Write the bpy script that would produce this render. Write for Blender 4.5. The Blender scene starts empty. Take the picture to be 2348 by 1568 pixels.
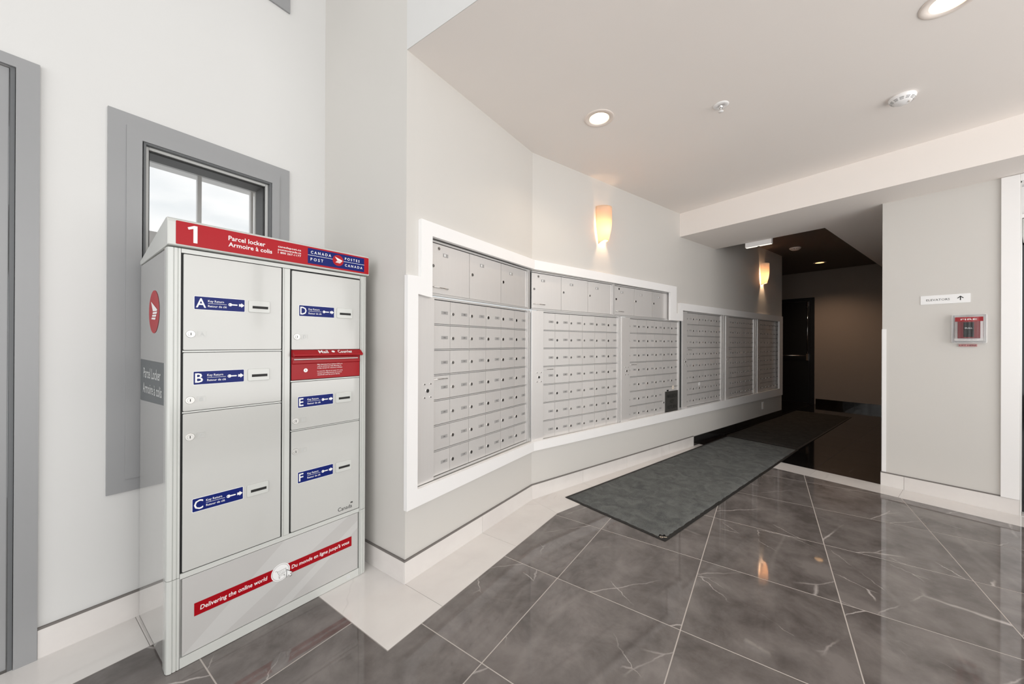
import bpy, bmesh, math, random
from mathutils import Matrix, Vector
from math import sin, cos, pi, radians

C = bpy.context.scene.collection
sc = bpy.context.scene

# ------------------------------------------------------------ camera, world, light, exposure
def setup_camera():
    f, cy, roll, pitch, ya = 831.15, 785.2, -0.0038747, 0.0012, 0.6113
    fw = Vector((cos(ya), sin(ya), 0)); rt = Vector((sin(ya), -cos(ya), 0)); up = Vector((0, 0, 1))
    c, s = cos(roll), sin(roll); cp, sp = cos(pitch), sin(pitch)
    rows = [(c, -s * cp, s * sp), (s, c * cp, -c * sp), (0, sp, cp)]
    ax = [rt * r[0] + up * r[1] + fw * r[2] for r in rows]
    m = Matrix((ax[0], ax[1], -ax[2])).transposed().to_4x4()
    m.translation = Vector((0, 0, 1.25))
    cd = bpy.data.cameras.new('camera'); cam = bpy.data.objects.new('camera', cd); C.objects.link(cam)
    cam.matrix_world = m
    cd.sensor_width = 36; cd.lens = 36 * f / 2348; cd.shift_y = (cy - 784) / 2348
    cd.clip_start = 0.05; cd.clip_end = 200
    sc.camera = cam
setup_camera()
sc.view_settings.view_transform = 'Standard'; sc.view_settings.look = 'None'
sc.view_settings.gamma = 1; sc.view_settings.use_curve_mapping = False
sc.view_settings.exposure = 0.10
sc.cycles.use_denoising = True
sc.cycles.max_bounces = 10; sc.cycles.diffuse_bounces = 6; sc.cycles.glossy_bounces = 5; sc.cycles.transmission_bounces = 8
sc.cycles.sample_clamp_indirect = 8

def setup_world():
    w = bpy.data.worlds.new('sky'); sc.world = w; w.use_nodes = True
    nt = w.node_tree; nt.nodes.clear(); N = nt.nodes.new; L = nt.links.new
    out = N('ShaderNodeOutputWorld'); bg = N('ShaderNodeBackground'); L(bg.outputs[0], out.inputs[0])
    tc = N('ShaderNodeTexCoord'); mp = N('ShaderNodeMapping'); mp.inputs['Scale'].default_value = (1.0, 1.0, 3.2)
    L(tc.outputs['Generated'], mp.inputs[0])
    nz = N('ShaderNodeTexNoise'); nz.inputs['Scale'].default_value = 2.6; nz.inputs['Detail'].default_value = 6; nz.inputs['Roughness'].default_value = .52
    L(mp.outputs[0], nz.inputs['Vector'])
    cr = N('ShaderNodeValToRGB'); e = cr.color_ramp.elements
    e[0].position = .42; e[0].color = (.76, .80, .82, 1); e[1].position = .60; e[1].color = (.97, .975, .97, 1)
    L(nz.outputs['Fac'], cr.inputs[0]); L(cr.outputs[0], bg.inputs[0]); bg.inputs[1].default_value = 1.05
setup_world()

def area(name, loc, rot, sx, sy, power, col):
    l = bpy.data.lights.new(name, 'AREA'); l.shape = 'RECTANGLE'; l.size = sx; l.size_y = sy; l.energy = power; l.color = col
    o = bpy.data.objects.new(name, l); C.objects.link(o); o.location = loc; o.rotation_euler = rot
    return o
# daylight through the entrance glazing behind the camera (south side and west side)
area('daylight_south', (0.6, -3.42, 1.8), (radians(118), 0, 0), 5.6, 3.2, 165, (1.0, .985, .965))
area('daylight_west', (-2.92, -0.4, 2.0), (radians(112), 0, radians(-90)), 4.6, 3.6, 80, (1.0, .985, .97))

# ------------------------------------------------------------ materials
MATS = {}
def mat(name, col, rough=.5, metal=0.0, spec=.5, emis=None, estr=0.0, coat=0.0, bump=0.0, bscale=60, var=0.0, trans=0.0, ior=1.45):
    if name in MATS: return MATS[name]
    m = bpy.data.materials.new(name); m.use_nodes = True; nt = m.node_tree; N = nt.nodes.new; L = nt.links.new
    b = nt.nodes['Principled BSDF']
    b.inputs['Base Color'].default_value = (*col, 1); b.inputs['Roughness'].default_value = rough
    b.inputs['Metallic'].default_value = metal; b.inputs['Specular IOR Level'].default_value = spec
    b.inputs['Coat Weight'].default_value = coat; b.inputs['Coat Roughness'].default_value = .06
    b.inputs['Transmission Weight'].default_value = trans; b.inputs['IOR'].default_value = ior
    if emis: b.inputs['Emission Color'].default_value = (*emis, 1); b.inputs['Emission Strength'].default_value = estr
    tc = N('ShaderNodeTexCoord')
    nz = N('ShaderNodeTexNoise'); nz.inputs['Scale'].default_value = bscale; nz.inputs['Detail'].default_value = 4
    L(tc.outputs['Object'], nz.inputs['Vector'])
    if bump > 0:
        bp = N('ShaderNodeBump'); bp.inputs['Strength'].default_value = bump; bp.inputs['Distance'].default_value = .002
        L(nz.outputs['Fac'], bp.inputs['Height']); L(bp.outputs[0], b.inputs['Normal'])
    # light colour mottling so that no surface is perfectly even
    n2 = N('ShaderNodeTexNoise'); n2.inputs['Scale'].default_value = 1.7; n2.inputs['Detail'].default_value = 3
    L(tc.outputs['Object'], n2.inputs['Vector'])
    mx = N('ShaderNodeMix'); mx.data_type = 'RGBA'
    v = var if var else .02
    mx.inputs[6].default_value = (*[min(1, c * (1 + v)) for c in col], 1); mx.inputs[7].default_value = (*[c * (1 - v) for c in col], 1)
    L(n2.outputs['Fac'], mx.inputs[0]); L(mx.outputs[2], b.inputs['Base Color'])
    MATS[name] = m
    return m

def brushed(name, col, rough, spread=.12):
    m = bpy.data.materials.new(name); m.use_nodes = True; nt = m.node_tree; N = nt.nodes.new; L = nt.links.new
    b = nt.nodes['Principled BSDF']; b.inputs['Metallic'].default_value = .45; b.inputs['Roughness'].default_value = rough
    oi = N('ShaderNodeObjectInfo'); tc = N('ShaderNodeTexCoord')
    mp = N('ShaderNodeMapping'); mp.inputs['Scale'].default_value = (260, 260, 4)
    ad = N('ShaderNodeVectorMath'); ad.operation = 'ADD'
    L(tc.outputs['Object'], ad.inputs[0]); L(oi.outputs['Random'], ad.inputs[1]); L(ad.outputs[0], mp.inputs[0])
    nz = N('ShaderNodeTexNoise'); nz.inputs['Scale'].default_value = 1; nz.inputs['Detail'].default_value = 3; L(mp.outputs[0], nz.inputs['Vector'])
    mx = N('ShaderNodeMix'); mx.data_type = 'RGBA'
    mx.inputs[6].default_value = (*[c * (1 - spread) for c in col], 1); mx.inputs[7].default_value = (*[min(1, c * (1 + spread)) for c in col], 1)
    ma = N('ShaderNodeMath'); ma.operation = 'MULTIPLY_ADD'; ma.inputs[1].default_value = .5; L(nz.outputs['Fac'], ma.inputs[0])
    mb = N('ShaderNodeMath'); mb.operation = 'MULTIPLY'; mb.inputs[1].default_value = .5; L(oi.outputs['Random'], mb.inputs[0]); L(mb.outputs[0], ma.inputs[2])
    L(ma.outputs[0], mx.inputs[0]); L(mx.outputs[2], b.inputs['Base Color'])
    bp = N('ShaderNodeBump'); bp.inputs['Strength'].default_value = .05; bp.inputs['Distance'].default_value = .001
    L(nz.outputs['Fac'], bp.inputs['Height']); L(bp.outputs[0], b.inputs['Normal'])
    return m

def marble(name, c0, c1, vein, vstr, rough, scale=1.0):
    m = bpy.data.materials.new(name); m.use_nodes = True; nt = m.node_tree; N = nt.nodes.new; L = nt.links.new
    b = nt.nodes['Principled BSDF']; b.inputs['Roughness'].default_value = rough; b.inputs['Specular IOR Level'].default_value = .62
    oi = N('ShaderNodeObjectInfo'); tc = N('ShaderNodeTexCoord')
    mu = N('ShaderNodeVectorMath'); mu.operation = 'SCALE'; mu.inputs['Scale'].default_value = 1.0
    cb = N('ShaderNodeCombineXYZ')
    for i, k in enumerate((37.0, 91.0, 53.0)):
        mm = N('ShaderNodeMath'); mm.operation = 'MULTIPLY'; mm.inputs[1].default_value = k; L(oi.outputs['Random'], mm.inputs[0]); L(mm.outputs[0], cb.inputs[i])
    ad = N('ShaderNodeVectorMath'); ad.operation = 'ADD'; L(tc.outputs['Object'], ad.inputs[0]); L(cb.outputs[0], ad.inputs[1])
    def ridge(sc_, rot, stretch, width, dist, mscale, mlo, mhi):
        mp = N('ShaderNodeMapping'); mp.inputs['Rotation'].default_value = (0, 0, rot); mp.inputs['Scale'].default_value = (sc_, sc_ * stretch, sc_)
        L(ad.outputs[0], mp.inputs[0])
        nz = N('ShaderNodeTexNoise'); nz.inputs['Scale'].default_value = 1; nz.inputs['Detail'].default_value = 2.5; nz.inputs['Roughness'].default_value = .38; nz.inputs['Distortion'].default_value = dist
        L(mp.outputs[0], nz.inputs['Vector'])
        s = N('ShaderNodeMath'); s.operation = 'SUBTRACT'; s.inputs[1].default_value = .5; L(nz.outputs['Fac'], s.inputs[0])
        a = N('ShaderNodeMath'); a.operation = 'ABSOLUTE'; L(s.outputs[0], a.inputs[0])
        r = N('ShaderNodeMapRange'); r.inputs['From Min'].default_value = 0; r.inputs['From Max'].default_value = width; r.inputs['To Min'].default_value = 1; r.inputs['To Max'].default_value = 0
        r.interpolation_type = 'SMOOTHSTEP'
        L(a.outputs[0], r.inputs[0])
        n2 = N('ShaderNodeTexNoise'); n2.inputs['Scale'].default_value = mscale; n2.inputs['Detail'].default_value = 2; L(ad.outputs[0], n2.inputs['Vector'])
        r2 = N('ShaderNodeMapRange'); r2.inputs['From Min'].default_value = mlo; r2.inputs['From Max'].default_value = mhi; L(n2.outputs['Fac'], r2.inputs[0])
        x = N('ShaderNodeMath'); x.operation = 'MULTIPLY'; L(r.outputs[0], x.inputs[0]); L(r2.outputs[0], x.inputs[1])
        return x.outputs[0]
    def crack(sc_, rot, stretch, width, wob, mscale, mlo, mhi, off):
        """straight branching veins: the edges of stretched cells, shown only here and there"""
        nd = N('ShaderNodeTexNoise'); nd.inputs['Scale'].default_value = 5 * sc_; nd.inputs['Detail'].default_value = 4; L(ad.outputs[0], nd.inputs['Vector'])
        sb = N('ShaderNodeVectorMath'); sb.operation = 'SUBTRACT'; sb.inputs[1].default_value = (.5, .5, .5); L(nd.outputs['Color'], sb.inputs[0])
        sc2 = N('ShaderNodeVectorMath'); sc2.operation = 'SCALE'; sc2.inputs['Scale'].default_value = wob; L(sb.outputs[0], sc2.inputs[0])
        a2 = N('ShaderNodeVectorMath'); a2.operation = 'ADD'; L(ad.outputs[0], a2.inputs[0]); L(sc2.outputs[0], a2.inputs[1])
        mp = N('ShaderNodeMapping'); mp.vector_type = 'TEXTURE'; mp.inputs['Rotation'].default_value = (0, 0, rot); mp.inputs['Scale'].default_value = (stretch, 1, 1); mp.inputs['Location'].default_value = (off, off, 0)
        L(a2.outputs[0], mp.inputs[0])
        vo = N('ShaderNodeTexVoronoi'); vo.voronoi_dimensions = '2D'; vo.feature = 'DISTANCE_TO_EDGE'; vo.inputs['Scale'].default_value = sc_; L(mp.outputs[0], vo.inputs['Vector'])
        r = N('ShaderNodeMapRange'); r.inputs['From Min'].default_value = 0; r.inputs['From Max'].default_value = width; r.inputs['To Min'].default_value = 1; r.inputs['To Max'].default_value = 0
        L(vo.outputs['Distance'], r.inputs[0])
        n2 = N('ShaderNodeTexNoise'); n2.inputs['Scale'].default_value = mscale; n2.inputs['Detail'].default_value = 2; L(a2.outputs[0], n2.inputs['Vector'])
        r2 = N('ShaderNodeMapRange'); r2.inputs['From Min'].default_value = mlo; r2.inputs['From Max'].default_value = mhi; L(n2.outputs['Fac'], r2.inputs[0])
        x = N('ShaderNodeMath'); x.operation = 'MULTIPLY'; L(r.outputs[0], x.inputs[0]); L(r2.outputs[0], x.inputs[1])
        return x.outputs[0]
    v1 = crack(2.6 * scale, -.75, 4.0, .012, .03, 2.0, .52, .66, 3.1)
    v2 = crack(5.0 * scale, .95, 2.6, .016, .035, 2.6, .60, .68, 7.7)
    v3 = ridge(.7 * scale, .5, 4.5, .030, .3, 1.3, .42, .66)
    mxv = N('ShaderNodeMath'); mxv.operation = 'MAXIMUM'; L(v1, mxv.inputs[0]); L(v2, mxv.inputs[1])
    m3 = N('ShaderNodeMath'); m3.operation = 'MULTIPLY'; m3.inputs[1].default_value = .10; L(v3, m3.inputs[0])
    mxw = N('ShaderNodeMath'); mxw.operation = 'MAXIMUM'; L(mxv.outputs[0], mxw.inputs[0]); L(m3.outputs[0], mxw.inputs[1])
    vs = N('ShaderNodeMath'); vs.operation = 'MULTIPLY'; vs.inputs[1].default_value = vstr; L(mxw.outputs[0], vs.inputs[0])
    cl = N('ShaderNodeTexNoise'); cl.inputs['Scale'].default_value = 4.2 * scale; cl.inputs['Detail'].default_value = 7; cl.inputs['Roughness'].default_value = .62; cl.inputs['Distortion'].default_value = .25
    L(ad.outputs[0], cl.inputs['Vector'])
    cr = N('ShaderNodeValToRGB'); e = cr.color_ramp.elements; e[0].position = .36; e[0].color = (*c0, 1); e[1].position = .64; e[1].color = (*c1, 1)
    L(cl.outputs['Fac'], cr.inputs[0])
    mx = N('ShaderNodeMix'); mx.data_type = 'RGBA'; L(vs.outputs[0], mx.inputs[0]); L(cr.outputs[0], mx.inputs[6]); mx.inputs[7].default_value = (*vein, 1)
    L(mx.outputs[2], b.inputs['Base Color'])
    return m

def pile_mat(name, c0, c1):
    m = bpy.data.materials.new(name); m.use_nodes = True; nt = m.node_tree; N = nt.nodes.new; L = nt.links.new
    b = nt.nodes['Principled BSDF']; b.inputs['Roughness'].default_value = .95; b.inputs['Specular IOR Level'].default_value = .1
    tc = N('ShaderNodeTexCoord')
    n1 = N('ShaderNodeTexNoise'); n1.inputs['Scale'].default_value = 260; n1.inputs['Detail'].default_value = 2; L(tc.outputs['Object'], n1.inputs['Vector'])
    n2 = N('ShaderNodeTexNoise'); n2.inputs['Scale'].default_value = 9; n2.inputs['Detail'].default_value = 5; n2.inputs['Distortion'].default_value = 1.2; L(tc.outputs['Object'], n2.inputs['Vector'])
    a = N('ShaderNodeMath'); a.operation = 'ADD'; L(n1.outputs['Fac'], a.inputs[0]); L(n2.outputs['Fac'], a.inputs[1])
    r = N('ShaderNodeMapRange'); r.inputs['From Min'].default_value = .75; r.inputs['From Max'].default_value = 1.25; L(a.outputs[0], r.inputs[0])
    mx = N('ShaderNodeMix'); mx.data_type = 'RGBA'; mx.inputs[6].default_value = (*c0, 1); mx.inputs[7].default_value = (*c1, 1); L(r.outputs[0], mx.inputs[0]); L(mx.outputs[2], b.inputs['Base Color'])
    bp = N('ShaderNodeBump'); bp.inputs['Strength'].default_value = .8; bp.inputs['Distance'].default_value = .003; L(n1.outputs['Fac'], bp.inputs['Height']); L(bp.outputs[0], b.inputs['Normal'])
    return m

WALL = mat('wall_paint_light', (.63, .61, .58), .55, bump=.05, bscale=220)
WALLW = mat('wall_paint_lit', (.67, .665, .655), .55, bump=.05, bscale=220)  # same wall paint, whitened where stronger light falls
CEIL = mat('ceiling_paint', (.88, .83, .79), .7, bump=.05, bscale=200)
HALLW = mat('hall_wall_paint_dimmed', (.30, .245, .205), .6, bump=.05, bscale=200)  # taupe made darker, the low hallway light is put into the colour
HALLC = mat('hall_ceiling_paint_dimmed', (.13, .105, .088), .7)  # dark colour carries the shade of the unlit hallway ceiling
TRIMW = mat('trim_white', (.88, .87, .865), .32)
TRIMG = mat('casing_grey_paint', (.31, .312, .318), .38, var=.05)
TRIMD = mat('reveal_dark', (.13, .135, .14), .5)
VINYL = mat('vinyl_window_frame', (.50, .50, .49), .3)
PORCHL = mat('porch_white_paint', (.85, .84, .82), .5)
GASKET = mat('gasket_black', (.02, .02, .02), .6)
WTILE = marble('tile_white_porcelain', (.70, .665, .645), (.76, .73, .705), (.55, .52, .50), .35, .10, .6)
DTILE = marble('tile_grey_marble', (.100, .087, .082), (.195, .175, .167), (.52, .48, .46), .9, .04)
BTILE = marble('tile_black_polished', (.004, .0035, .0035), (.009, .008, .008), (.15, .13, .12), .5, .06)
GROUTL = mat('grout_light', (.50, .46, .43), .8)
GROUTD = mat('grout_dark', (.18, .165, .155), .8)
ALU = brushed('aluminium_brushed', (.80, .78, .765), .33, .07)
ALUF = brushed('aluminium_frame', (.72, .71, .70), .28, .03)
CHROME = mat('chrome', (.75, .74, .73), .12, metal=1)
SATIN = mat('satin_lock', (.60, .59, .57), .38, metal=.7)
STEEL = mat('steel_lock', (.45, .44, .43), .25, metal=1)
BLACK = mat('black_recess', (.012, .012, .012), .6)
DARKG = mat('dark_gap', (.045, .043, .042), .6)
PLATE = mat('number_plate_grey', (.36, .35, .345), .4)
INK = mat('ink_black', (.015, .015, .015), .6)
PLASTIC = mat('locker_white_plastic', (.58, .59, .565), .16, coat=.3)
PLASTD = mat('locker_door_plastic', (.53, .53, .51), .13, coat=.4)
SIDEP = mat('locker_side_gloss', (.42, .415, .40), .06, coat=1.0, spec=.8)
PANELG = mat('locker_base_graphic', (.50, .49, .48), .2, coat=.4, var=.05)
RED = mat('red_sign', (.40, .008, .015), .30, spec=.22)
REDP = mat('red_mail_door', (.33, .004, .009), .30, spec=.3)
DRED = mat('red_stripe', (.34, .002, .008), .35, spec=.2)
BLUE = mat('blue_label', (.004, .013, .14), .35, spec=.2)
WHITE = mat('white_print', (.86, .86, .86), .4)
LGREY = mat('grey_print', (.15, .16, .165), .55, spec=.1)
PGREY = mat('pale_grey_print', (.60, .61, .61), .35)
RUBBER = mat('mat_rubber', (.012, .011, .010), .6)
PILE = pile_mat('mat_pile', (.085, .090, .090), (.165, .172, .168))
PILEB = pile_mat('mat_pile_dark', (.030, .028, .025), (.055, .05, .046))
BLKDOOR = mat('black_door_paint', (.006, .006, .006), .35)
PAPERD = mat('dark_grey_card', (.045, .043, .040), .5)
CREAM = mat('cream_sticker', (.80, .70, .58), .5)
REDG = mat('red_alarm', (.20, .006, .012), .3)
CLEAR = mat('clear_plastic', (1, 1, 1), .03, trans=1.0, ior=1.2)
GLASSD = mat('door_glass_dark', (.008, .008, .008), .05, spec=.4)
PORCHW = mat('porch_panel_grey', (.72, .71, .70), .5)

def glass_mat():
    m = bpy.data.materials.new('window_glass'); m.use_nodes = True; nt = m.node_tree; nt.nodes.clear(); N = nt.nodes.new; L = nt.links.new
    out = N('ShaderNodeOutputMaterial'); t = N('ShaderNodeBsdfTransparent'); g = N('ShaderNodeBsdfGlossy'); g.inputs['Roughness'].default_value = .02
    mx = N('ShaderNodeMixShader'); fr = N('ShaderNodeFresnel'); fr.inputs[0].default_value = 1.3
    L(fr.outputs[0], mx.inputs[0]); L(t.outputs[0], mx.inputs[1]); L(g.outputs[0], mx.inputs[2]); L(mx.outputs[0], out.inputs[0])
    return m
GLASS = glass_mat()
def shade_mat():
    m = bpy.data.materials.new('frosted_shade_glass'); m.use_nodes = True; nt = m.node_tree; nt.nodes.clear(); N = nt.nodes.new; L = nt.links.new
    out = N('ShaderNodeOutputMaterial'); d = N('ShaderNodeBsdfDiffuse'); d.inputs[0].default_value = (.78, .64, .54, 1)
    t = N('ShaderNodeBsdfTranslucent'); t.inputs[0].default_value = (.72, .57, .43, 1)
    mx = N('ShaderNodeMixShader'); mx.inputs[0].default_value = .6; L(d.outputs[0], mx.inputs[1]); L(t.outputs[0], mx.inputs[2])
    em = N('ShaderNodeEmission'); em.inputs[0].default_value = (1, .72, .48, 1); em.inputs[1].default_value = .16
    ad = N('ShaderNodeAddShader'); L(mx.outputs[0], ad.inputs[0]); L(em.outputs[0], ad.inputs[1]); L(ad.outputs[0], out.inputs[0])
    return m
SHADE = shade_mat()
LENS = mat('lamp_lens', (1, .9, .75), .4, emis=(1, .86, .66), estr=9)
LENSW = mat('lamp_lens_warm', (1, .8, .6), .4, emis=(1, .70, .42), estr=9)
BAFFLE = mat('lamp_baffle', (.85, .75, .6), .5)
RINGM = mat('lamp_ring', (.82, .74, .68), .4)

# ------------------------------------------------------------ geometry helpers
class MB:
    """collects polygons; build() makes ONE mesh object"""
    def __init__(s): s.v = []; s.f = []; s.sm = []
    def add(s, vs, fs, smooth=False):
        o = len(s.v); s.v += [tuple(v) for v in vs]; s.f += [tuple(i + o for i in f) for f in fs]; s.sm += [smooth] * len(fs); return s
    def box(s, x0, x1, y0, y1, z0, z1):
        return s.add([(x0,y0,z0),(x1,y0,z0),(x1,y1,z0),(x0,y1,z0),(x0,y0,z1),(x1,y0,z1),(x1,y1,z1),(x0,y1,z1)],
                     [(0,3,2,1),(4,5,6,7),(0,1,5,4),(1,2,6,5),(2,3,7,6),(3,0,4,7)])
    def prism_xz(s, pts, y0, y1, smooth=False):      # pts counter-clockwise seen from the front (-y)
        n = len(pts); a = sum(pts[i][0]*pts[(i+1)%n][1]-pts[(i+1)%n][0]*pts[i][1] for i in range(n))
        if a < 0: pts = pts[::-1]
        vs = [(x, y0, z) for x, z in pts] + [(x, y1, z) for x, z in pts]
        return s.add(vs, [tuple(range(n)), tuple(range(2*n-1, n-1, -1))] + [(i, i+n, (i+1)%n+n, (i+1)%n) for i in range(n)])
    def prism_xy(s, pts, z0, z1):
        n = len(pts); a = sum(pts[i][0]*pts[(i+1)%n][1]-pts[(i+1)%n][0]*pts[i][1] for i in range(n))
        if a < 0: pts = pts[::-1]
        vs = [(x, y, z0) for x, y in pts] + [(x, y, z1) for x, y in pts]
        return s.add(vs, [tuple(range(n-1, -1, -1)), tuple(range(n, 2*n))] + [(i, (i+1)%n, (i+1)%n+n, i+n) for i in range(n)])
    def prism_yz(s, pts, x0, x1):
        n = len(pts); a = sum(pts[i][0]*pts[(i+1)%n][1]-pts[(i+1)%n][0]*pts[i][1] for i in range(n))
        if a < 0: pts = pts[::-1]
        vs = [(x0, y, z) for y, z in pts] + [(x1, y, z) for y, z in pts]
        return s.add(vs, [tuple(range(n-1, -1, -1)), tuple(range(n, 2*n))] + [(i, (i+1)%n, (i+1)%n+n, i+n) for i in range(n)])
    def disc_y(s, x, z, r, y0, y1, n=16, r2=None):   # cylinder along y, front at y0 with radius r2
        r2 = r if r2 is None else r2
        A = [(x+r2*cos(2*pi*i/n), y0, z+r2*sin(2*pi*i/n)) for i in range(n)]; B = [(x+r*cos(2*pi*i/n), y1, z+r*sin(2*pi*i/n)) for i in range(n)]
        return s.add(A+B, [tuple(range(n)), tuple(range(2*n-1, n-1, -1))] + [(i, i+n, (i+1)%n+n, (i+1)%n) for i in range(n)])
    def tube(s, pts, r, n=8):
        P = [Vector(p) for p in pts]; vs = []; fs = []
        for i, p in enumerate(P):
            d = (P[min(i+1, len(P)-1)] - P[max(i-1, 0)]).normalized()
            a = d.orthogonal().normalized() if i == 0 else (pa - d*pa.dot(d)).normalized()
            pa = a; b = d.cross(a)
            vs += [tuple(p + (a*cos(2*pi*k/n) + b*sin(2*pi*k/n))*r) for k in range(n)]
        for i in range(len(P)-1):
            for k in range(n): fs.append((i*n+k, i*n+(k+1)%n, (i+1)*n+(k+1)%n, (i+1)*n+k))
        fs.append(tuple(range(n-1, -1, -1))); fs.append(tuple(range((len(P)-1)*n, len(P)*n)))
        return s.add(vs, fs, True)
    def lathe(s, prof, cx, cy, n=32, caps=True):      # prof: (r, z) list, around the z axis
        vs = []; fs = []
        for r, z in prof: vs += [(cx+r*cos(2*pi*k/n), cy+r*sin(2*pi*k/n), z) for k in range(n)]
        for i in range(len(prof)-1):
            for k in range(n): fs.append((i*n+k, (i+1)*n+k, (i+1)*n+(k+1)%n, i*n+(k+1)%n))
        s.add(vs, fs, True)
        if caps:
            if prof[0][0] > 1e-4: s.add([vs[k] for k in range(n)], [tuple(range(n))])
            if prof[-1][0] > 1e-4: s.add([vs[(len(prof)-1)*n+k] for k in range(n)], [tuple(range(n-1, -1, -1))])
        return s
    def mesh(s, name, m):
        me = bpy.data.meshes.new(name); me.from_pydata(s.v, [], s.f)
        me.polygons.foreach_set('use_smooth', s.sm)
        me.materials.append(m); me.update()
        bm = bmesh.new(); bm.from_mesh(me); bmesh.ops.recalc_face_normals(bm, faces=bm.faces); bm.to_mesh(me); bm.free()
        return me
    def build(s, name, m, parent=None, bevel=0, seg=2):
        o = bpy.data.objects.new(name, s.mesh(name, m)); C.objects.link(o)
        if parent: o.parent = parent
        if bevel:
            b = o.modifiers.new('bevel', 'BEVEL'); b.width = bevel; b.segments = seg; b.limit_method = 'ANGLE'; b.angle_limit = radians(40)
        return o
def linkm(name, me, parent, loc=(0, 0, 0)):
    o = bpy.data.objects.new(name, me); C.objects.link(o); o.parent = parent; o.location = loc; return o
def rrect(x0, x1, z0, z1, r, n=4):
    out = []
    for cx, cz, a0 in ((x1-r, z1-r, 0), (x0+r, z1-r, 90), (x0+r, z0+r, 180), (x1-r, z0+r, 270)):
        for k in range(n+1):
            a = radians(a0 + 90*k/n); out.append((cx+r*cos(a), cz+r*sin(a)))
    return out
def empty(name, loc=(0, 0, 0), rz=0):
    o = bpy.data.objects.new(name, None); C.objects.link(o); o.location = loc; o.rotation_euler = (0, 0, rz); o.empty_display_size = .1
    return o
def tag(o, label=None, cat=None, group=None, kind=None):
    if label: o['label'] = label
    if cat: o['category'] = cat
    if group: o['group'] = group
    if kind: o['kind'] = kind
    return o
_tc = {}
def text_mesh(body, bold=0.0, spacing=1.0, slant=0.0):
    k = (body, bold, spacing, slant)
    if k in _tc: return _tc[k]
    cu = bpy.data.curves.new('lettering', 'FONT'); cu.body = body; cu.offset = bold; cu.space_character = spacing; cu.shear = slant
    cu.resolution_u = 2; cu.fill_mode = 'FRONT'
    o = bpy.data.objects.new('lettering', cu); C.objects.link(o)
    bpy.context.view_layer.update()
    me = bpy.data.meshes.new_from_object(o.evaluated_get(bpy.context.evaluated_depsgraph_get()))
    bpy.data.objects.remove(o); bpy.data.curves.remove(cu)
    _tc[k] = me; return me
def lettering(items, y, m, parent, name='lettering', extra=None, rot=None):
    """items: (body, x0, x1, zbase, cap_height, bold[, slant]) fitted to a width; all joined as one print"""
    b = MB()
    for it in items:
        body, x0, x1, zb, ch, bold = it[:6]; sl = it[6] if len(it) > 6 else 0
        me = text_mesh(body, bold, 1.0, sl); cap = text_mesh('H', bold, 1.0, 0)
        xs = [v.co.x for v in me.vertices]; H = max(v.co.y for v in cap.vertices)
        lo, hi = min(xs), max(xs); kx = (x1-x0)/(hi-lo); kz = ch/H
        b.add([(x0+(v.co.x-lo)*kx, y, zb+v.co.y*kz) for v in me.vertices], [tuple(p.vertices) for p in me.polygons])
    if extra: extra(b, y)
    return b.build(name, m, parent)

AD = radians(-18.13)
def Dp(s, t, z=0.0):       # a point in the mailbox-wall frame: s along the wall, t out from it
    return (2.467 + cos(AD)*s + sin(AD)*t, 1.535 + sin(AD)*s - cos(AD)*t, z)
def clip(poly, a, b):      # keep the part of poly to the left of the line a->b
    out = []; n = len(poly)
    def side(p): return (b[0]-a[0])*(p[1]-a[1]) - (b[1]-a[1])*(p[0]-a[0])
    for i in range(n):
        p, q = poly[i], poly[(i+1) % n]; sp, sq = side(p), side(q)
        if sp >= 0: out.append(p)
        if (sp >= 0) != (sq >= 0):
            t = sp/(sp-sq); out.append((p[0]+(q[0]-p[0])*t, p[1]+(q[1]-p[1])*t))
    return out
def shrink(poly, d):       # inset a convex polygon
    n = len(poly)
    if sum(poly[i][0]*poly[(i+1)%n][1]-poly[(i+1)%n][0]*poly[i][1] for i in range(n)) < 0: poly = poly[::-1]
    res = poly[:]
    for i in range(n):
        a, b = Vector(poly[i]), Vector(poly[(i+1) % n]); e = b-a
        if e.length < 1e-6: continue
        nrm = Vector((-e.y, e.x)).normalized()*d
        res = clip(res, tuple(a+nrm), tuple(b+nrm))
        if len(res) < 3: return []
    return res
def area2(p): return abs(sum(p[i][0]*p[(i+1)%len(p)][1]-p[(i+1)%len(p)][0]*p[i][1] for i in range(len(p))))/2

# ============================================================ FLOOR
TH = .012
fl = MB().box(-3.1, 12.5, -7.5, 5.0, -.12, -TH-.0005).build('floor', GROUTL); tag(fl, 'polished grey marble tile floor with a white tile border along the walls', 'floor', kind='structure')
gb = MB().box(-3.0, 12.4, -7.4, 2.34, -TH, -.0006).build('grout', GROUTL, fl)
inner0, inner1 = (2.374, 1.253), Dp(2.44, .27)[:2]
e0, e1 = Dp(2.44, 0)[:2], Dp(2.44, 6)[:2]
X0, PX, Y0, PY = 1.095, .6265, .906, .603
for i in range(-7, 6):
    for j in range(-8, 3):
        x0, y0 = X0+PX*i, Y0+PY*j
        cell = [(x0, y0), (x0+PX, y0), (x0+PX, y0+PY), (x0, y0+PY)]
        if x0+PX < -2.9 or y0+PY < -3.5: continue
        g = shrink(cell, .0024)
        p1 = clip(clip(g, (0, 1.251), (-1, 1.251)) and g, (9, 1.251), (-9, 1.251)) if False else g
        low = clip(clip(clip(g, (9, 1.251), (-9, 1.251)), inner1, inner0), e1, e0)          # below the C border, room side of D and E borders
        up = clip(clip(clip(g, (-9, 1.251), (9, 1.251)), (.916, -9), (.916, 9)), (9, 2.068), (-9, 2.068))
        b = MB(); k = 0
        for q in (low, up):
            if len(q) >= 3 and area2(q) > 4e-4: b.prism_xy([(a-x0, c-y0) for a, c in q], -TH, 0); k += 1
        if k:
            o = b.build('tile', DTILE, fl); o.location = (x0, y0, 0)
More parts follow.
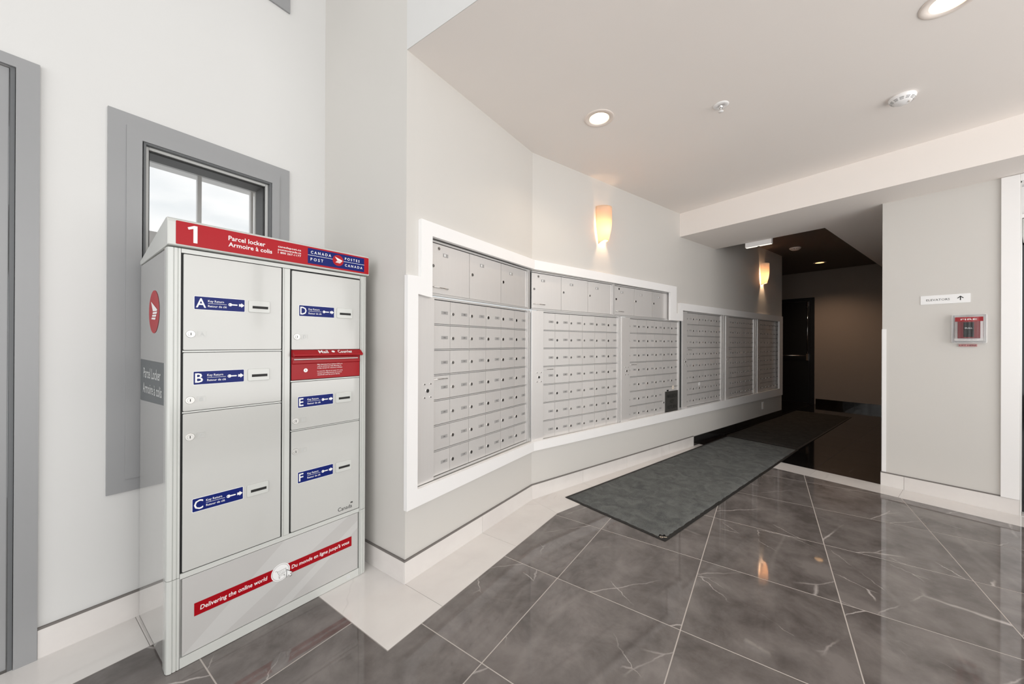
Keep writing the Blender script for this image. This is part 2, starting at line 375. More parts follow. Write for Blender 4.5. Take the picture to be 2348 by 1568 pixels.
# white border tiles
gd = MB()
for q in ([(-2.6, 2.07), (.918, 2.07), (.918, 2.345), (-2.6, 2.345)], [(.918, 1.253), (1.222, 1.253), (1.222, 2.345), (.918, 2.345)],
          [(1.222, 1.253), (2.374, 1.253), (2.467, 1.53), (1.222, 1.53)], [(2.374, 1.253), Dp(2.44, .27)[:2], Dp(2.44, 0)[:2], (2.467, 1.53)],
          [Dp(2.44, 0)[:2], Dp(2.44, 5.2)[:2], Dp(2.715, 5.2)[:2], Dp(2.715, 0)[:2]]):
    gd.prism_xy(q, -.004, -.0004)
gd.build('grout', GROUTD, fl)
borders = []
xs = [-2.138, -1.511, -.884, -.257, .370, .918]
for a, b_ in zip(xs, xs[1:]): borders.append([(a, 2.07), (b_, 2.07), (b_, 2.345), (a, 2.345)])
borders.append([(.918, 1.88), (1.222, 1.88), (1.222, 2.345), (.918, 2.345)])
borders.append([(.918, 1.253), (1.222, 1.253), (1.222, 1.88), (.918, 1.88)])
borders.append([(1.222, 1.253), (1.845, 1.253), (1.845, 1.53), (1.222, 1.53)])
borders.append([(1.845, 1.253), (2.374, 1.253), (2.467, 1.53), (1.845, 1.53)])
def din(s): # inner edge of the border along the mailbox wall
    k = s/2.44; return (2.374+(inner1[0]-2.374)*k, 1.253+(inner1[1]-1.253)*k)
ss = [0, .595, 1.24, 1.86, 2.44]
for a, b_ in zip(ss, ss[1:]): borders.append([din(a), din(b_), Dp(b_, 0)[:2], Dp(a, 0)[:2]])
ts = [0, .56, 1.16, 1.75, 2.37, 2.98, 3.6, 4.2]
for a, b_ in zip(ts, ts[1:]): borders.append([Dp(2.44, a)[:2], Dp(2.44, b_)[:2], Dp(2.715, b_)[:2], Dp(2.715, a)[:2]])
for q in borders:
    q2 = shrink(q, .0009); cx = sum(p[0] for p in q2)/len(q2); cy = sum(p[1] for p in q2)/len(q2)
    o = MB().prism_xy([(a-cx, c-cy) for a, c in q2], -.0015, .0002).build('tile', WTILE, fl); o.location = (cx, cy, 0)
# hallway black tiles, laid parallel to the mailbox wall
sl = [2.717+.6*k for k in range(10)]; tl = [1.62]+[1.14-.6*k for k in range(7)]
hg = MB().prism_xy([Dp(2.717, 1.62)[:2], Dp(8.2, 1.62)[:2], Dp(8.2, -2.6)[:2], Dp(2.717, -2.6)[:2]], -.004, -.0004).build('grout', mat('grout_black', (.03, .027, .025), .7), fl)
for a, b_ in zip(sl, sl[1:]):
    for t1, t0 in zip(tl, tl[1:]):
        if t1 <= 0 and b_ < 5.6: continue
        q = shrink([Dp(a, t0)[:2], Dp(b_, t0)[:2], Dp(b_, t1)[:2], Dp(a, t1)[:2]], .0015)
        cx = sum(p[0] for p in q)/len(q); cy = sum(p[1] for p in q)/len(q)
        o = MB().prism_xy([(x-cx, y-cy) for x, y in q], -.0009, 0).build('tile', BTILE, fl); o.location = (cx, cy, 0)

# ============================================================ WALLS
HT = 5.0
def wall_with_openings(name, x0, x1, z1, ops, y0, y1, m, loc, rz, label):
    """wall in its own frame (x along, y into the wall) with rectangular openings (x0,x1,z0,z1)"""
    b = MB(); cuts = sorted(set([x0, x1] + [o[0] for o in ops] + [o[1] for o in ops]))
    for a, c in zip(cuts, cuts[1:]):
        mid = (a+c)/2; hs = sorted([(o[2], o[3]) for o in ops if o[0] < mid < o[1]]); z = 0
        for h0, h1 in hs:
            if h0 > z: b.box(a, c, y0, y1, z, h0)
            z = h1
        if z < z1: b.box(a, c, y0, y1, z, z1)
    o = b.build(name, m); o.location = loc; o.rotation_euler = (0, 0, rz)
    return tag(o, label, 'wall', kind='structure')
# left wall (window 1, window 2 above, door)
wall_with_openings('wall_left', -3.0, 1.287, HT, [(-.92, .043, 0, 2.29), (.387, .915, .68, 2.172), (.387, .915, 3.32, 4.6)], .01, .2, WALLW, (0, 2.339, 0), 0, 'tall wall on the left, strong light put into its white, with the grey cased window')
# short return wall and the fascia over the low ceiling
tag(MB().box(1.227, 1.288, 1.535, 2.349, 0, HT).build('wall_return', WALL), 'short grey-white wall between the parcel locker and the mailbox wall', 'wall', kind='structure')
tag(MB().box(1.227, 1.2295, -4.7, 1.535, 2.775, 2.9).box(1.227, 1.34, -4.7, 1.535, 2.9, HT).build('wall_fascia', WALLW), 'white wall face above the edge of the lower ceiling', 'wall', kind='structure')
# wall C behind mailbox bank one
cC = MB().box(1.288, 1.30, 0, .12, 0, 2.775).box(1.30, 1.40, 0, .12, 1.52, 2.775).box(1.40, 2.472, 0, .12, 1.845, 2.775).box(1.30, 2.472, 0, .12, 0, .462)
cC = cC.build('wall_center', WALL); cC.location = (0, 1.535, 0); tag(cC, 'light grey wall around the nearest mailboxes', 'wall', kind='structure')
cD = MB().box(0, 2.285, 0, .12, 1.835, 2.775).box(2.09, 2.285, 0, .12, 1.52, 1.835).box(2.285, 5.65, 0, .12, 1.65, 2.775).box(0, 5.65, 0, .12, 0, .456).box(5.56, 5.65, 0, .12, .456, 1.65)
cD = cD.build('wall_mailboxes', WALL); cD.location = (2.467, 1.535, 0); cD.rotation_euler = (0, 0, AD); tag(cD, 'light grey wall holding the row of mailboxes that runs into the hallway', 'wall', kind='structure')
# wall E on the right with the glazed door opening
EA = radians(-108.13)
def Eo(o): o.location = Dp(2.71, 0); o.rotation_euler = (0, 0, EA); return o
wE = wall_with_openings('wall_right', 1.62, 5.3, 2.56, [(2.335, 4.3, 0, 2.452)], 0, .12, WALL, Dp(2.71, 0), EA, 'light greige wall on the right carrying the elevator sign')
wh = MB().prism_xy([Dp(2.83, 1.62)[:2], Dp(8.0, 1.62)[:2], Dp(8.0, 1.74)[:2], Dp(2.83, 1.74)[:2]], 0, 2.775).build('wall_hall_right', HALLW); tag(wh, 'taupe side wall of the dark hallway, dimness put into its colour', 'wall', kind='structure')
wf = MB().prism_xy([Dp(7.76, -2.6)[:2], Dp(7.76, 1.62)[:2], Dp(7.9, 1.62)[:2], Dp(7.9, -2.6)[:2]], 0, 2.775).build('wall_far', HALLW); tag(wf, 'brown-taupe wall at the far end of the dark hallway, dimness put into its colour', 'wall', kind='structure')
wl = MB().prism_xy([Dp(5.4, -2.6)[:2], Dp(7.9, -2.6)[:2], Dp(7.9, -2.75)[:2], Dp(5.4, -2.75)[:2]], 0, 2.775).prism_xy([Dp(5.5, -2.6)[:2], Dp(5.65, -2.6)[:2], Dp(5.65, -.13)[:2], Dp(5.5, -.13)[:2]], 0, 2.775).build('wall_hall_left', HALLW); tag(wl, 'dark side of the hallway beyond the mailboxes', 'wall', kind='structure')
# enclosing walls behind the camera with big entrance windows (their light comes in here)
wb = wall_with_openings('wall_back', -3.0, 3.9, HT, [(-2.1, -.2, .3, 4.2), (-.1, 1.8, .3, 4.2), (1.9, 3.3, .3, 2.6)], 0, .15, WALLW, (0, -3.4, 0), 0, 'white entrance wall behind the viewer with tall glazing')
ww = wall_with_openings('wall_front', -2.35, 3.5, HT, [(-1.95, -.2, .3, 4.3), (-.1, 1.75, .3, 4.3), (1.85, 2.7, .3, 4.3)], 0, .15, WALLW, (-2.9, 0, 0), radians(90), 'white side wall behind the viewer with tall glazing')
# ceilings
def sheet(name, outer, holes, z, thick, m, label):
    """ceiling slab with round holes for the lamps"""
    bm = bmesh.new(); edges = []
    for loop in [outer] + [[(cx+r*cos(2*pi*k/32), cy+r*sin(2*pi*k/32)) for k in range(32)] for cx, cy, r in holes]:
        vs = [bm.verts.new((x, y, z)) for x, y in loop]
        edges += [bm.edges.new((vs[i], vs[(i+1) % len(vs)])) for i in range(len(vs))]
    bmesh.ops.triangle_fill(bm, edges=edges, use_beauty=True, normal=(0, 0, 1))
    r = bmesh.ops.extrude_face_region(bm, geom=bm.faces[:])
    bmesh.ops.translate(bm, vec=(0, 0, thick), verts=[v for v in r['geom'] if isinstance(v, bmesh.types.BMVert)])
    bmesh.ops.recalc_face_normals(bm, faces=bm.faces)
    me = bpy.data.meshes.new(name); bm.to_mesh(me); bm.free(); me.materials.append(m)
    o = bpy.data.objects.new(name, me); C.objects.link(o); return tag(o, label, 'ceiling', kind='structure')
L1, L2 = (2.346, .930), (2.423, -.666)
L3 = Dp(6.80, .25)[:2]
sheet('ceiling', [(1.230, 1.62), (2.5, 1.62), Dp(3.17, -.14)[:2], Dp(3.17, 5.6)[:2], (1.230, -5.1)], [(*L1, .066), (*L2, .066)], 2.775, .12, CEIL, 'low greige ceiling over the mailbox lobby')
sheet('ceiling', [Dp(3.17, -.14)[:2], Dp(5.5, -.14)[:2], Dp(5.5, -2.8)[:2], Dp(8.0, -2.8)[:2], Dp(8.0, 1.8)[:2], Dp(3.17, 1.8)[:2]], [(*L3, .066)], 2.7751, .12, HALLC, 'hallway ceiling, its low light put into a dark colour')
sf = MB().prism_xy([Dp(2.26, 0)[:2], Dp(3.17, 0)[:2], Dp(3.17, 1.12)[:2], Dp(7.75, 1.12)[:2], Dp(7.75, 1.62)[:2], Dp(3.17, 1.62)[:2], Dp(3.17, 5.3)[:2], Dp(2.26, 5.3)[:2]], 2.503, 2.775)
sf = sf.build('ceiling_soffit', CEIL); tag(sf, 'lowered greige beam and soffit across the hallway entrance', 'ceiling', kind='structure')
tag(MB().box(-3.0, 1.34, -3.5, 2.5, HT, HT+.1).build('ceiling_upper', WALLW), 'high white ceiling of the double-height entrance', 'ceiling', kind='structure')

# ------------------------------------------------------------ baseboards (each tile a part)
def baseboard(name, frame, rz, cuts, m, label, zt=.112, y0=-.01, y1=0.0, cap=True):
    root = empty(name, frame, rz); tag(root, label, 'baseboard', kind='structure')
    for a, b_ in zip(cuts, cuts[1:]):
        MB().box(a+.0008, b_-.0008, y0, y1-.0002, 0.0004, zt).build('tile', m, root)
    if cap: MB().box(cuts[0], cuts[-1], y0+.0012, y1-.0002, zt, zt+.009).build('grout', GROUTD, root)
    return root
baseboard('baseboard_left', (0, 2.349, 0), 0, [.099, .62, 1.226], WTILE, 'white tile baseboard under the cased window')
baseboard('baseboard_return', (1.227, 2.349, 0), radians(-90), [.01, .43, .816], WTILE, 'white tile baseboard beside the parcel locker')
baseboard('baseboard_center', (0, 1.535, 0), 0, [1.2175, 1.845, 2.466], WTILE, 'white tile baseboard under the nearest mailboxes')
baseboard('baseboard_mailboxes', (2.467, 1.535, 0), AD, [.001, .595, 1.24, 1.86, 2.583], WTILE, 'white tile baseboard ending where the hallway begins')
baseboard('baseboard_hall', (2.467, 1.535, 0), AD, [2.584, 3.18, 3.78, 4.38, 4.98, 5.65], BTILE, 'black tile baseboard under the hallway mailboxes', cap=False)
baseboard('baseboard_right', Dp(2.71, 0), EA, [1.612, 1.755, 2.331], WTILE, 'white tile baseboard under the elevator sign')
baseboard('baseboard_far', Dp(7.76, 0), EA, [-.03, .57, 1.17, 1.615], BTILE, 'black baseboard of the far hallway wall', cap=False)

# ------------------------------------------------------------ window 1 and 2, door 1 on the left wall
def cased_window(name, z0, z1, label):
    r = empty(name, (0, 2.349, 0)); tag(r, label, 'window', kind='structure')
    b = MB(); x0, x1 = .278, 1.009; w = .056                       # outer flat casing
    b.box(x0, x0+w, -.012, 0, z0, z1).box(x1-w, x1, -.012, 0, z0, z1).box(x0+w, x1-w, -.012, 0, z1-w, z1).box(x0+w, x1-w, -.012, 0, z0, z0+w)
    b.build('casing', TRIMG, r)
    b = MB(); a0, a1, c0, c1 = x0+w, x1-w, z0+w, z1-w; v = .050    # raised inner board
    b.box(a0, a0+v, -.018, 0, c0, c1).box(a1-v+.012, a1, -.018, 0, c0, c1).box(a0+v, a1-v+.012, -.018, 0, c1-v, c1).box(a0+v, a1-v+.012, -.018, 0, c0, c0+v)
    b.build('inner_casing', TRIMG, r)
    o0, o1, p0, p1 = .389, .913, z0+.106, z1-.106                  # opening
    b = MB().box(o0, o0+.008, -.010, .185, p0, p1).box(o1-.008, o1, -.010, .185, p0, p1).box(o0+.008, o1-.008, -.010, .185, p1-.008, p1).box(o0+.008, o1-.008, -.010, .185, p0, p0+.008)
    b.build('jamb', TRIMD, r)
    o0 += .008; o1 -= .008; p0 += .008; p1 -= .008; f = .013
    b = MB().box(o0, o0+f, .012, .05, p0, p1).box(o1-f, o1, .012, .05, p0, p1).box(o0+f, o1-f, .012, .05, p1-f, p1).box(o0+f, o1-f, .012, .05, p0, p0+f)
    b.build('sash', VINYL, r, bevel=.002)
    g = .004; o0 += f; o1 -= f; p0 += f; p1 -= f
    MB().box(o0, o0+g, .022, .038, p0, p1).box(o1-g, o1, .022, .038, p0, p1).box(o0, o1, .022, .038, p1-g, p1).box(o0, o1, .022, .038, p0, p0+g).build('gasket', GASKET, r)
    MB().box(o0+g, o1-g, .029, .032, p0+g, p1-g).build('pane', GLASS, r)
    return r
cased_window('window_1', .58, 2.272, 'grey cased window behind the parcel locker')
cased_window('window_2', 3.217, 4.7, 'grey cased upper window cut off by the top of the photo')
d = empty('door_1', (0, 2.349, 0)); tag(d, 'grey metal door frame and door at the left edge', 'door', kind='structure')
MB().box(.043, .099, -.014, 0, 0, 2.332).box(-.92, .043, -.014, 0, 2.290, 2.332).build('door_frame', TRIMG, d)
MB().box(.030, .0415, -.004, .11, 0, 2.289).build('door_stop', TRIMD, d)
MB().box(-.90, .0285, .004, .05, .006, 2.285).build('door_leaf', TRIMG, d, bevel=.002)
MB().box(-.86, -.81, -.03, .004, .95, 1.25).build('handle', CHROME, d, bevel=.004)

# porch glazing seen through window 1
pr = empty('porch_glazing', (0, 3.4, 0)); tag(pr, 'pale exterior porch glazing seen through the cased window', 'porch glazing', kind='structure')
MB().box(-1.0, 1.6, -.85, .1, 2.462, 2.56).build('soffit', PORCHW, pr)
for mx0, mx1 in ((.845, .868), (1.178, 1.196), (1.212, 1.26), (.30, .32)): MB().box(mx0, mx1, -.006, .03, 1.98, 2.462).build('mullion', PORCHL, pr)
MB().box(-1.0, 1.6, -.03, .03, 1.62, 1.99).build('panel', PORCHW, pr)
MB().box(1.30, 1.6, -.80, -.02, .0, 2.462).build('side_panel', PORCHL, pr)
MB().box(-1.0, 1.26, -.004, .004, 1.99, 2.462).build('pane', GLASS, pr)

# ============================================================ mailbox surround (white flat casing)
trim = empty('trim_1', (0, 0, 0)); tag(trim, 'white flat casing stepping around the mailboxes', 'trim', kind='structure')
T = .025
cz = [(1.218, .385), (2.467, .393), (2.467, .462)]
b = MB()
b.prism_xz([(1.218, .380), (2.4655, .390), (2.4655, .462), (1.288, .472), (1.288, 1.508), (1.387, 1.498), (1.387, 1.838), (2.4655, 1.838), (2.4655, 1.912), (1.308, 1.914), (1.308, 1.604), (1.218, 1.600)], -T, 0)
o = b.build('casing', TRIMW, trim); o.location = (0, 1.535, 0)
b = MB()
b.prism_xz([(-.002, .390), (5.615, .374), (5.615, 1.722), (2.222, 1.724), (2.222, 1.600), (2.148, 1.600), (2.148, 1.905), (-.002, 1.912), (-.002, 1.838), (2.02, 1.828), (2.02, 1.515), (2.290, 1.515), (2.290, 1.640), (5.465, 1.632), (5.465, .494), (-.002, .462)], -T, 0)
o = b.build('casing', TRIMW, trim); o.location = (2.467, 1.535, 0); o.rotation_euler = (0, 0, AD)

# ============================================================ mailboxes
lock_me = MB().disc_y(0, 0, .0105, -.004, .0, 14, .0095).disc_y(0, 0, .0062, -.0058, -.004, 12).mesh('lock', CHROME)
lockd_me = MB().disc_y(0, 0, .0072, -.0064, -.0059, 12).box(-.0012, .0012, -.0068, -.0064, -.005, .005).mesh('keyway', BLACK)
lock2 = MB().disc_y(0, 0, .0105, -.0040, 0, 14).mesh('lock', STEEL)
lock_me.materials.append(BLACK)
# one mesh: chrome collar with a dark cylinder face
def make_lock_mesh(r):
    b = MB(); n = 16
    b.disc_y(0, 0, r, -.0035, 0, n, r*.93)
    me = b.mesh('lock', CHROME); me.materials.append(BLACK)
    bm = bmesh.new(); bm.from_mesh(me)
    ring = [bm.verts.new((r*.68*cos(2*pi*i/n), -.0037, r*.68*sin(2*pi*i/n))) for i in range(n)]
    f = bm.faces.new(ring); f.material_index = 1; f.normal_update()
    q = [bm.verts.new(c) for c in ((-r*.12, -.0041, -r*.42), (r*.12, -.0041, -r*.42), (r*.12, -.0041, r*.42), (-r*.12, -.0041, r*.42))]
    bm.faces.new(q)
    bm.to_mesh(me); bm.free(); return me
LOCK = make_lock_mesh(.0115)
PLT = MB().box(-.026, .026, -.0016, 0, -.0092, .0092).mesh('number_plate', PLATE)
PLTW = MB().box(-.020, .020, -.0016, 0, -.010, .010).mesh('number_plate', PLATE)
BOLT = MB().disc_y(0, 0, .0055, -.0045, 0, 10, .004).mesh('bolt', CHROME)
YF = .020                                        # mailbox face, measured into the wall
def digits(txt, w, h):
    k = ('#', txt)
    if k in _tc: return _tc[k]
    me = text_mesh(txt, .012); xs = [v.co.x for v in me.vertices]; hh = max(v.co.y for v in me.vertices); lo, hi = min(xs), max(xs)
    b = MB().add([((v.co.x-lo)/(hi-lo)*w-w/2, -.0019, v.co.y/hh*h-h/2) for v in me.vertices], [tuple(p.vertices) for p in me.polygons])
    _tc[k] = b.mesh('number', INK); return _tc[k]
def bank(frame, rz, x0, panel, c0, pitch, ncol, z_top, rp, nrow, post, label, num0, show_num=True, skip=(), grp='banks of small mailboxes'):
    """one aluminium mailbox unit: side panel, frame, doors in rows and columns"""
    r = empty('mailbox_bank', frame, rz); tag(r, label, 'mailboxes', grp)
    zb = z_top-rp*nrow; c1 = c0+pitch*ncol
    MB().box(c0-.03, c1, YF+.012, .11, zb, z_top).build('body', DARKG, r)
    MB().box(c0-.03, c1, YF-.004, YF+.010, z_top-.001, z_top+.011).build('rail', ALUF, r); MB().box(c0-.03, c1, YF-.004, YF+.010, zb-.012, zb+.001).build('rail', ALUF, r)
    p = MB().box(c1+.002, c1+.008, YF-.010, YF+.010, zb-.012, z_top+.011)
    w = post-c1; 
    p.box(c1+.010, c1+.010+(w-.014)*.5, YF-.006, YF+.010, zb-.012, z_top+.011).box(c1+.010+(w-.014)*.5+.002, post, YF-.010, YF+.010, zb-.012, z_top+.011)
    p.build('post', ALUF, r)
    pn = MB().box(x0, panel, YF-.018, YF-.002, zb-.006, z_top+.006).build('side_panel', ALU, r, bevel=.0015)
    px = x0+(panel-x0)*.60; pz = z_top-rp*3.55 if nrow == 7 else z_top-rp*4.15
    linkm('lock', LOCK, pn, (px, YF-.018, pz))
    for dx in (-.022, .022):
        for dz in (-.037, .037): linkm('bolt', BOLT, pn, (px+dx, YF-.018, pz+dz))
    dm = MB().box(.0011, pitch-.0011, 0, .006, -rp+.0055, -.0055).mesh('door', ALU)
    rl = MB()
    for k in range(1, nrow): rl.box(c0, c1, YF-.001, YF+.011, z_top-rp*k-.0028, z_top-rp*k+.0028)
    for k in range(1, nrow): MB().box(c0, c1, YF-.001, YF+.0115, z_top-rp*k-.0030, z_top-rp*k+.0030).build('rail', ALUF, r)
    n = num0
    for c in range(ncol):
        for k in range(nrow):
            if (c, k) in skip: continue
            dd = linkm('door', dm, r, (c0+c*pitch, YF, z_top-rp*k))
            linkm('lock', LOCK, dd, (.0235, 0, -rp*.54))
            pl = linkm('number_plate', PLT, dd, (pitch-.046, 0, -rp*.51))
            if show_num: linkm('number', digits(str(n), .017, .0085), dd, (pitch-.046, 0, -rp*.51))
            n += 1
            if c == 0 and k == 3:
                MB().tube([(.012, 0, -.022), (.018, -.014, -.022), (pitch-.032, -.014, -.024), (pitch-.026, 0, -.024)], .003).build('handle', CHROME, dd)
    return r
DF = (2.467, 1.535, 0)
bank((0, 1.535, 0), 0, 1.302, 1.427, 1.40, .17, 6, 1.500, .1457, 7, 2.460, 'nearest bank of small aluminium mailboxes, left of the wall bend', 101)
bank(DF, AD, .002, .127, .103, .17, 6, 1.506, .1503, 7, 1.158, 'second bank of small mailboxes, first right of the wall bend', 143)
bank3 = bank(DF, AD, 1.162, 1.301, 1.29, .161, 6, 1.506, .1503, 7, 2.282, 'third bank of mailboxes, the one with the dark key return card', 201, skip=((4, 5), (5, 5), (4, 6), (5, 6)))
bank(DF, AD, 2.330, 2.440, 2.440, .1545, 6, 1.628, .1432, 8, 3.47, 'eight-row mailbox bank with a white sticker, first under the lower casing', 301, False, grp='hallway mailbox banks')
bank(DF, AD, 3.482, 3.570, 3.570, .150, 6, 1.628, .1432, 8, 4.58, 'eight-row mailbox bank in the middle of the three at the hallway', 349, False, grp='hallway mailbox banks')
bank(DF, AD, 4.592, 4.676, 4.676, .144, 6, 1.628, .1432, 8, 5.558, 'farthest eight-row mailbox bank, at the hallway corner', 397, False, grp='hallway mailbox banks')

def parcel_bank(frame, rz, seps, z0, z1, post, label):
    r = empty('parcel_box_bank', frame, rz); tag(r, label, 'mailboxes', 'upper parcel boxes')
    a, e = seps[0], seps[-1]
    MB().box(a, e, YF+.012, .11, z0, z1).build('body', DARKG, r)
    MB().box(a, e, YF-.006, YF+.010, z1+.001, z1+.011).build('rail', ALUF, r); MB().box(a, e, YF-.008, YF+.010, z0-.014, z0-.001).build('rail', ALUF, r)
    MB().box(e+.002, e+.010, YF-.010, YF+.010, z0-.014, z1+.011).box(e+.013, post, YF-.008, YF+.010, z0-.014, z1+.011).build('post', ALUF, r)
    for i, (p, q) in enumerate(zip(seps, seps[1:])):
        dd = MB().box(p+.0016, q-.0016, YF, YF+.006, z0+.002, z1-.003).build('door', ALU, r)
        h = z1-z0
        linkm('lock', LOCK, dd, (p+.026, YF, z0+h*.54))
        linkm('number_plate', PLTW, dd, (p+(q-p)*.37, YF, z0+h*.80))
        MB().box(p+(q-p)*.37-.012, p+(q-p)*.37-.001, YF-.0024, YF-.0017, z0+h*.80-.007, z0+h*.80+.007).build('number_sticker', WHITE, dd)
        if i == 0:
            linkm('lock', LOCK, dd, (p+.070, YF, z0+h*.905))
            MB().tube([(p+.018, YF, z0+.036), (p+.026, YF-.014, z0+.036), (p+.135, YF-.014, z0+.034), (p+.143, YF, z0+.034)], .003).build('handle', CHROME, dd)
    return r
parcel_bank((0, 1.535, 0), 0, [1.405, 1.742, 2.078, 2.414], 1.532, 1.822, 2.455, 'nearest upper row of three large parcel boxes, left of the bend')
parcel_bank(DF, AD, [.012, .345, .684, 1.028], 1.532, 1.822, 1.066, 'middle upper row of three large parcel boxes, right of the bend')
parcel_bank(DF, AD, [1.070, 1.395, 1.724, 2.066], 1.532, 1.818, 2.088, 'farthest upper row of three large parcel boxes, beside the casing step')
# key return compartment in bank three + card + stickers
x0, x1, z0, z1 = 1.290+.161*4, 1.290+.161*6, 1.506-.1503*7, 1.506-.1503*5
kd = MB().box(x0+.001, x1-.001, YF, YF+.006, z0+.0055, z1-.0055).build('door', ALU, bank3)
tag(kd, 'wide door with the dark key return card')
linkm('lock', LOCK, kd, (x0+.022, YF, .585))
MB().box(2.02, 2.058, YF-.0025, YF, .706, .722).build('slot', BLACK, kd)
MB().box(1.985, 2.252, YF-.004, YF-.0001, .462, .704).build('key_return_card', PAPERD, kd)
for t_, a_, b_, z_ in (('MAILBOX', 2.025, 2.235, .630), ('KEY', 2.085, 2.170, .565), ('RETURN', 2.030, 2.225, .500)):
    lettering([(t_, a_, b_, z_, .040, .02)], YF-.0046, INK, kd, 'card_lettering')
def sticker(x, z, s, m, label):
    o = MB().box(-s, s, -.0012, 0, -s, s).build('sticker', m); MB().box(-s*.3, s*.3, -.0016, -.0012, -s*.25, s*.35).build('print', PLATE, o)
    o.location = Dp(x, -YF+.0001, z); o.rotation_euler = (0, 0, AD); tag(o, label, 'sticker')
sticker(2.155, .742, .019, CREAM, 'small cream sticker just above the key return card')
sticker(2.775, .742, .019, WHITE, 'small white sticker on the first eight-row mailbox bank')

# ============================================================ parcel locker
LK = empty('parcel_locker', (.368, 1.829, 0), radians(-3.397)); tag(LK, 'tall white parcel locker with red header and blue lettered doors', 'parcel locker')
body = MB().add([(.006, .012, .008), (.794, .012, .008), (.794, .475, .008), (-.020, .475, .008), (.006, .012, 1.6085), (.794, .012, 1.6085), (.794, .475, 1.5915), (-.020, .475, 1.5915)],
                [(0, 3, 2, 1), (4, 5, 6, 7), (0, 1, 5, 4), (1, 2, 6, 5), (2, 3, 7, 6), (3, 0, 4, 7)])
body.build('body', SIDEP, LK, bevel=.004)
# side decals, on the left face
sx = lambda y: .006-.026*(y-.012)/.463
def side_shape(pts, off, m, name, parent):     # pts: (depth, z)
    b = MB(); n = len(pts)
    vs = [(sx(y)-off, y, z) for y, z in pts] + [(sx(y)+.0004-off, y, z) for y, z in pts]
    b.add(vs, [tuple(range(n)), tuple(range(2*n-1, n-1, -1))]+[(i, i+n, (i+1) % n+n, (i+1) % n) for i in range(n)])
    return b.build(name, m, parent)
oy, oz, orr = .228, 1.372, .088
side_shape([(oy+orr*.95*cos(2*pi*k/40), oz+orr*sin(2*pi*k/40)) for k in range(40)], .0012, RED, 'side_emblem', LK)
EMB = [[(-.62, .62), (.82, .08), (.70, .02), (-.18, .04)],
       [(-.18, -.02), (.80, -.02), (.66, -.14), (-.24, -.12)],
       [(-.30, -.17), (.62, -.19), (.50, -.30), (-.38, -.26)],
       [(-.42, -.31), (.46, -.35), (.36, -.46), (-.52, -.40)]]
def emb(b, cx, cz, r, place):
    for p in EMB:
        q = [place(cx+a*r, cz+c*r) for a, c in p]; b.add(q, [tuple(range(len(q)))])
b = MB(); emb(b, 0, 0, orr*.82, lambda a, c: (sx(oy-a)-.0020, oy-a, oz+c)); b.build('side_emblem_print', WHITE, LK)
side_shape([(.462, 1.172), (.052, 1.166), (.052, 1.004), (.462, .990)], .0012, LGREY, 'side_band', LK)
for body_t, d0, d1, zb, ch in (('Parcel Locker', .40, .115, 1.095, .042), ('Armoire à colis', .41, .095, 1.030, .042)):
    b = MB(); me = text_mesh(body_t, .01); xs_ = [v.co.x for v in me.vertices]; lo, hi = min(xs_), max(xs_); hh = max(v.co.y for v in text_mesh('H', .01).vertices)
    vs = []
    for v in me.vertices:
        y = d0+(v.co.x-lo)/(hi-lo)*(d1-d0); vs.append((sx(y)-.0020, y, zb+v.co.y/hh*ch))
    b.add(vs, [tuple(p.vertices) for p in me.polygons]); b.build('side_lettering', PGREY, LK)
# corner posts: rounded, ribbed extrusions, in an upper and a base length
def post_profile(mir):
    p = [(0, .055), (0, .016), (.003, .006), (.009, .001), (.014, 0), (.0165, 0), (.0175, .003), (.019, .003), (.020, 0), (.028, 0), (.029, .003), (.031, .003), (.032, 0), (.038, 0), (.0385, .009), (.0385, .055)]
    return [((.797-x) if mir else x, y) for x, y in p]
for mir in (0, 1):
    for z0, z1 in ((.351, 1.606), (.002, .349)):
        MB().prism_xy(post_profile(mir), z0, z1).build('corner_post', PLASTIC, LK)
# frame bars between the doors
MB().box(.041, .756, .006, .011, .353, 1.600).build('door_recess', BLACK, LK)
MB().box(.0395, .757, .0005, .0058, 1.590, 1.606).build('top_bar', PLASTIC, LK)
MB().box(.386, .392, -.001, .0058, .363, 1.588).box(.3935, .4165, .001, .0058, .363, 1.588).build('center_post', PLASTIC, LK)
def rail(x0, x1, z0, z1): MB().box(x0, x1, .0005, .0058, z0, z1).build('rail', PLASTIC, LK)
rail(.0395, .757, .343, .3625); rail(.044, .382, 1.2095, 1.2155); rail(.044, .382, .9745, .9805)
rail(.421, .755, 1.064, 1.0695); rail(.421, .755, .834, .8385)
DOORS = [('A', .0455, .3805, 1.2175, 1.5865, (.076, 1.4025), (.067, 1.280)), ('B', .0455, .3805, .9825, 1.2075, (.0745, 1.108), (.066, 1.024)),
         ('C', .0455, .3805, .3665, .9725, (.073, .612), (.066, .882)), ('D', .4235, .7545, 1.2145, 1.5825, (.453, 1.399), (.445, 1.275)),
         ('E', .4235, .7545, .8405, 1.062, (.450, .966), (.441, .881)), ('F', .4235, .7545, .3665, .832, (.451, .611), (.441, .738))]
def key_shape(b, x, z, y):
    n = 16; ring = [(x+.0065*cos(2*pi*k/n), y, z+.0065*sin(2*pi*k/n)) for k in range(n)]; hole = [(x-.003+.0016*cos(2*pi*k/n), y, z+.0016*sin(2*pi*k/n)) for k in range(n)]
    b.add(ring+hole, [(k, (k+1) % n, n+(k+1) % n, n+k) for k in range(n)])
    b.add([(x+.005, y, z-.0026), (x+.023, y, z-.0026), (x+.0255, y, z), (x+.023, y, z+.0026), (x+.005, y, z+.0026)], [(0, 1, 2, 3, 4)])
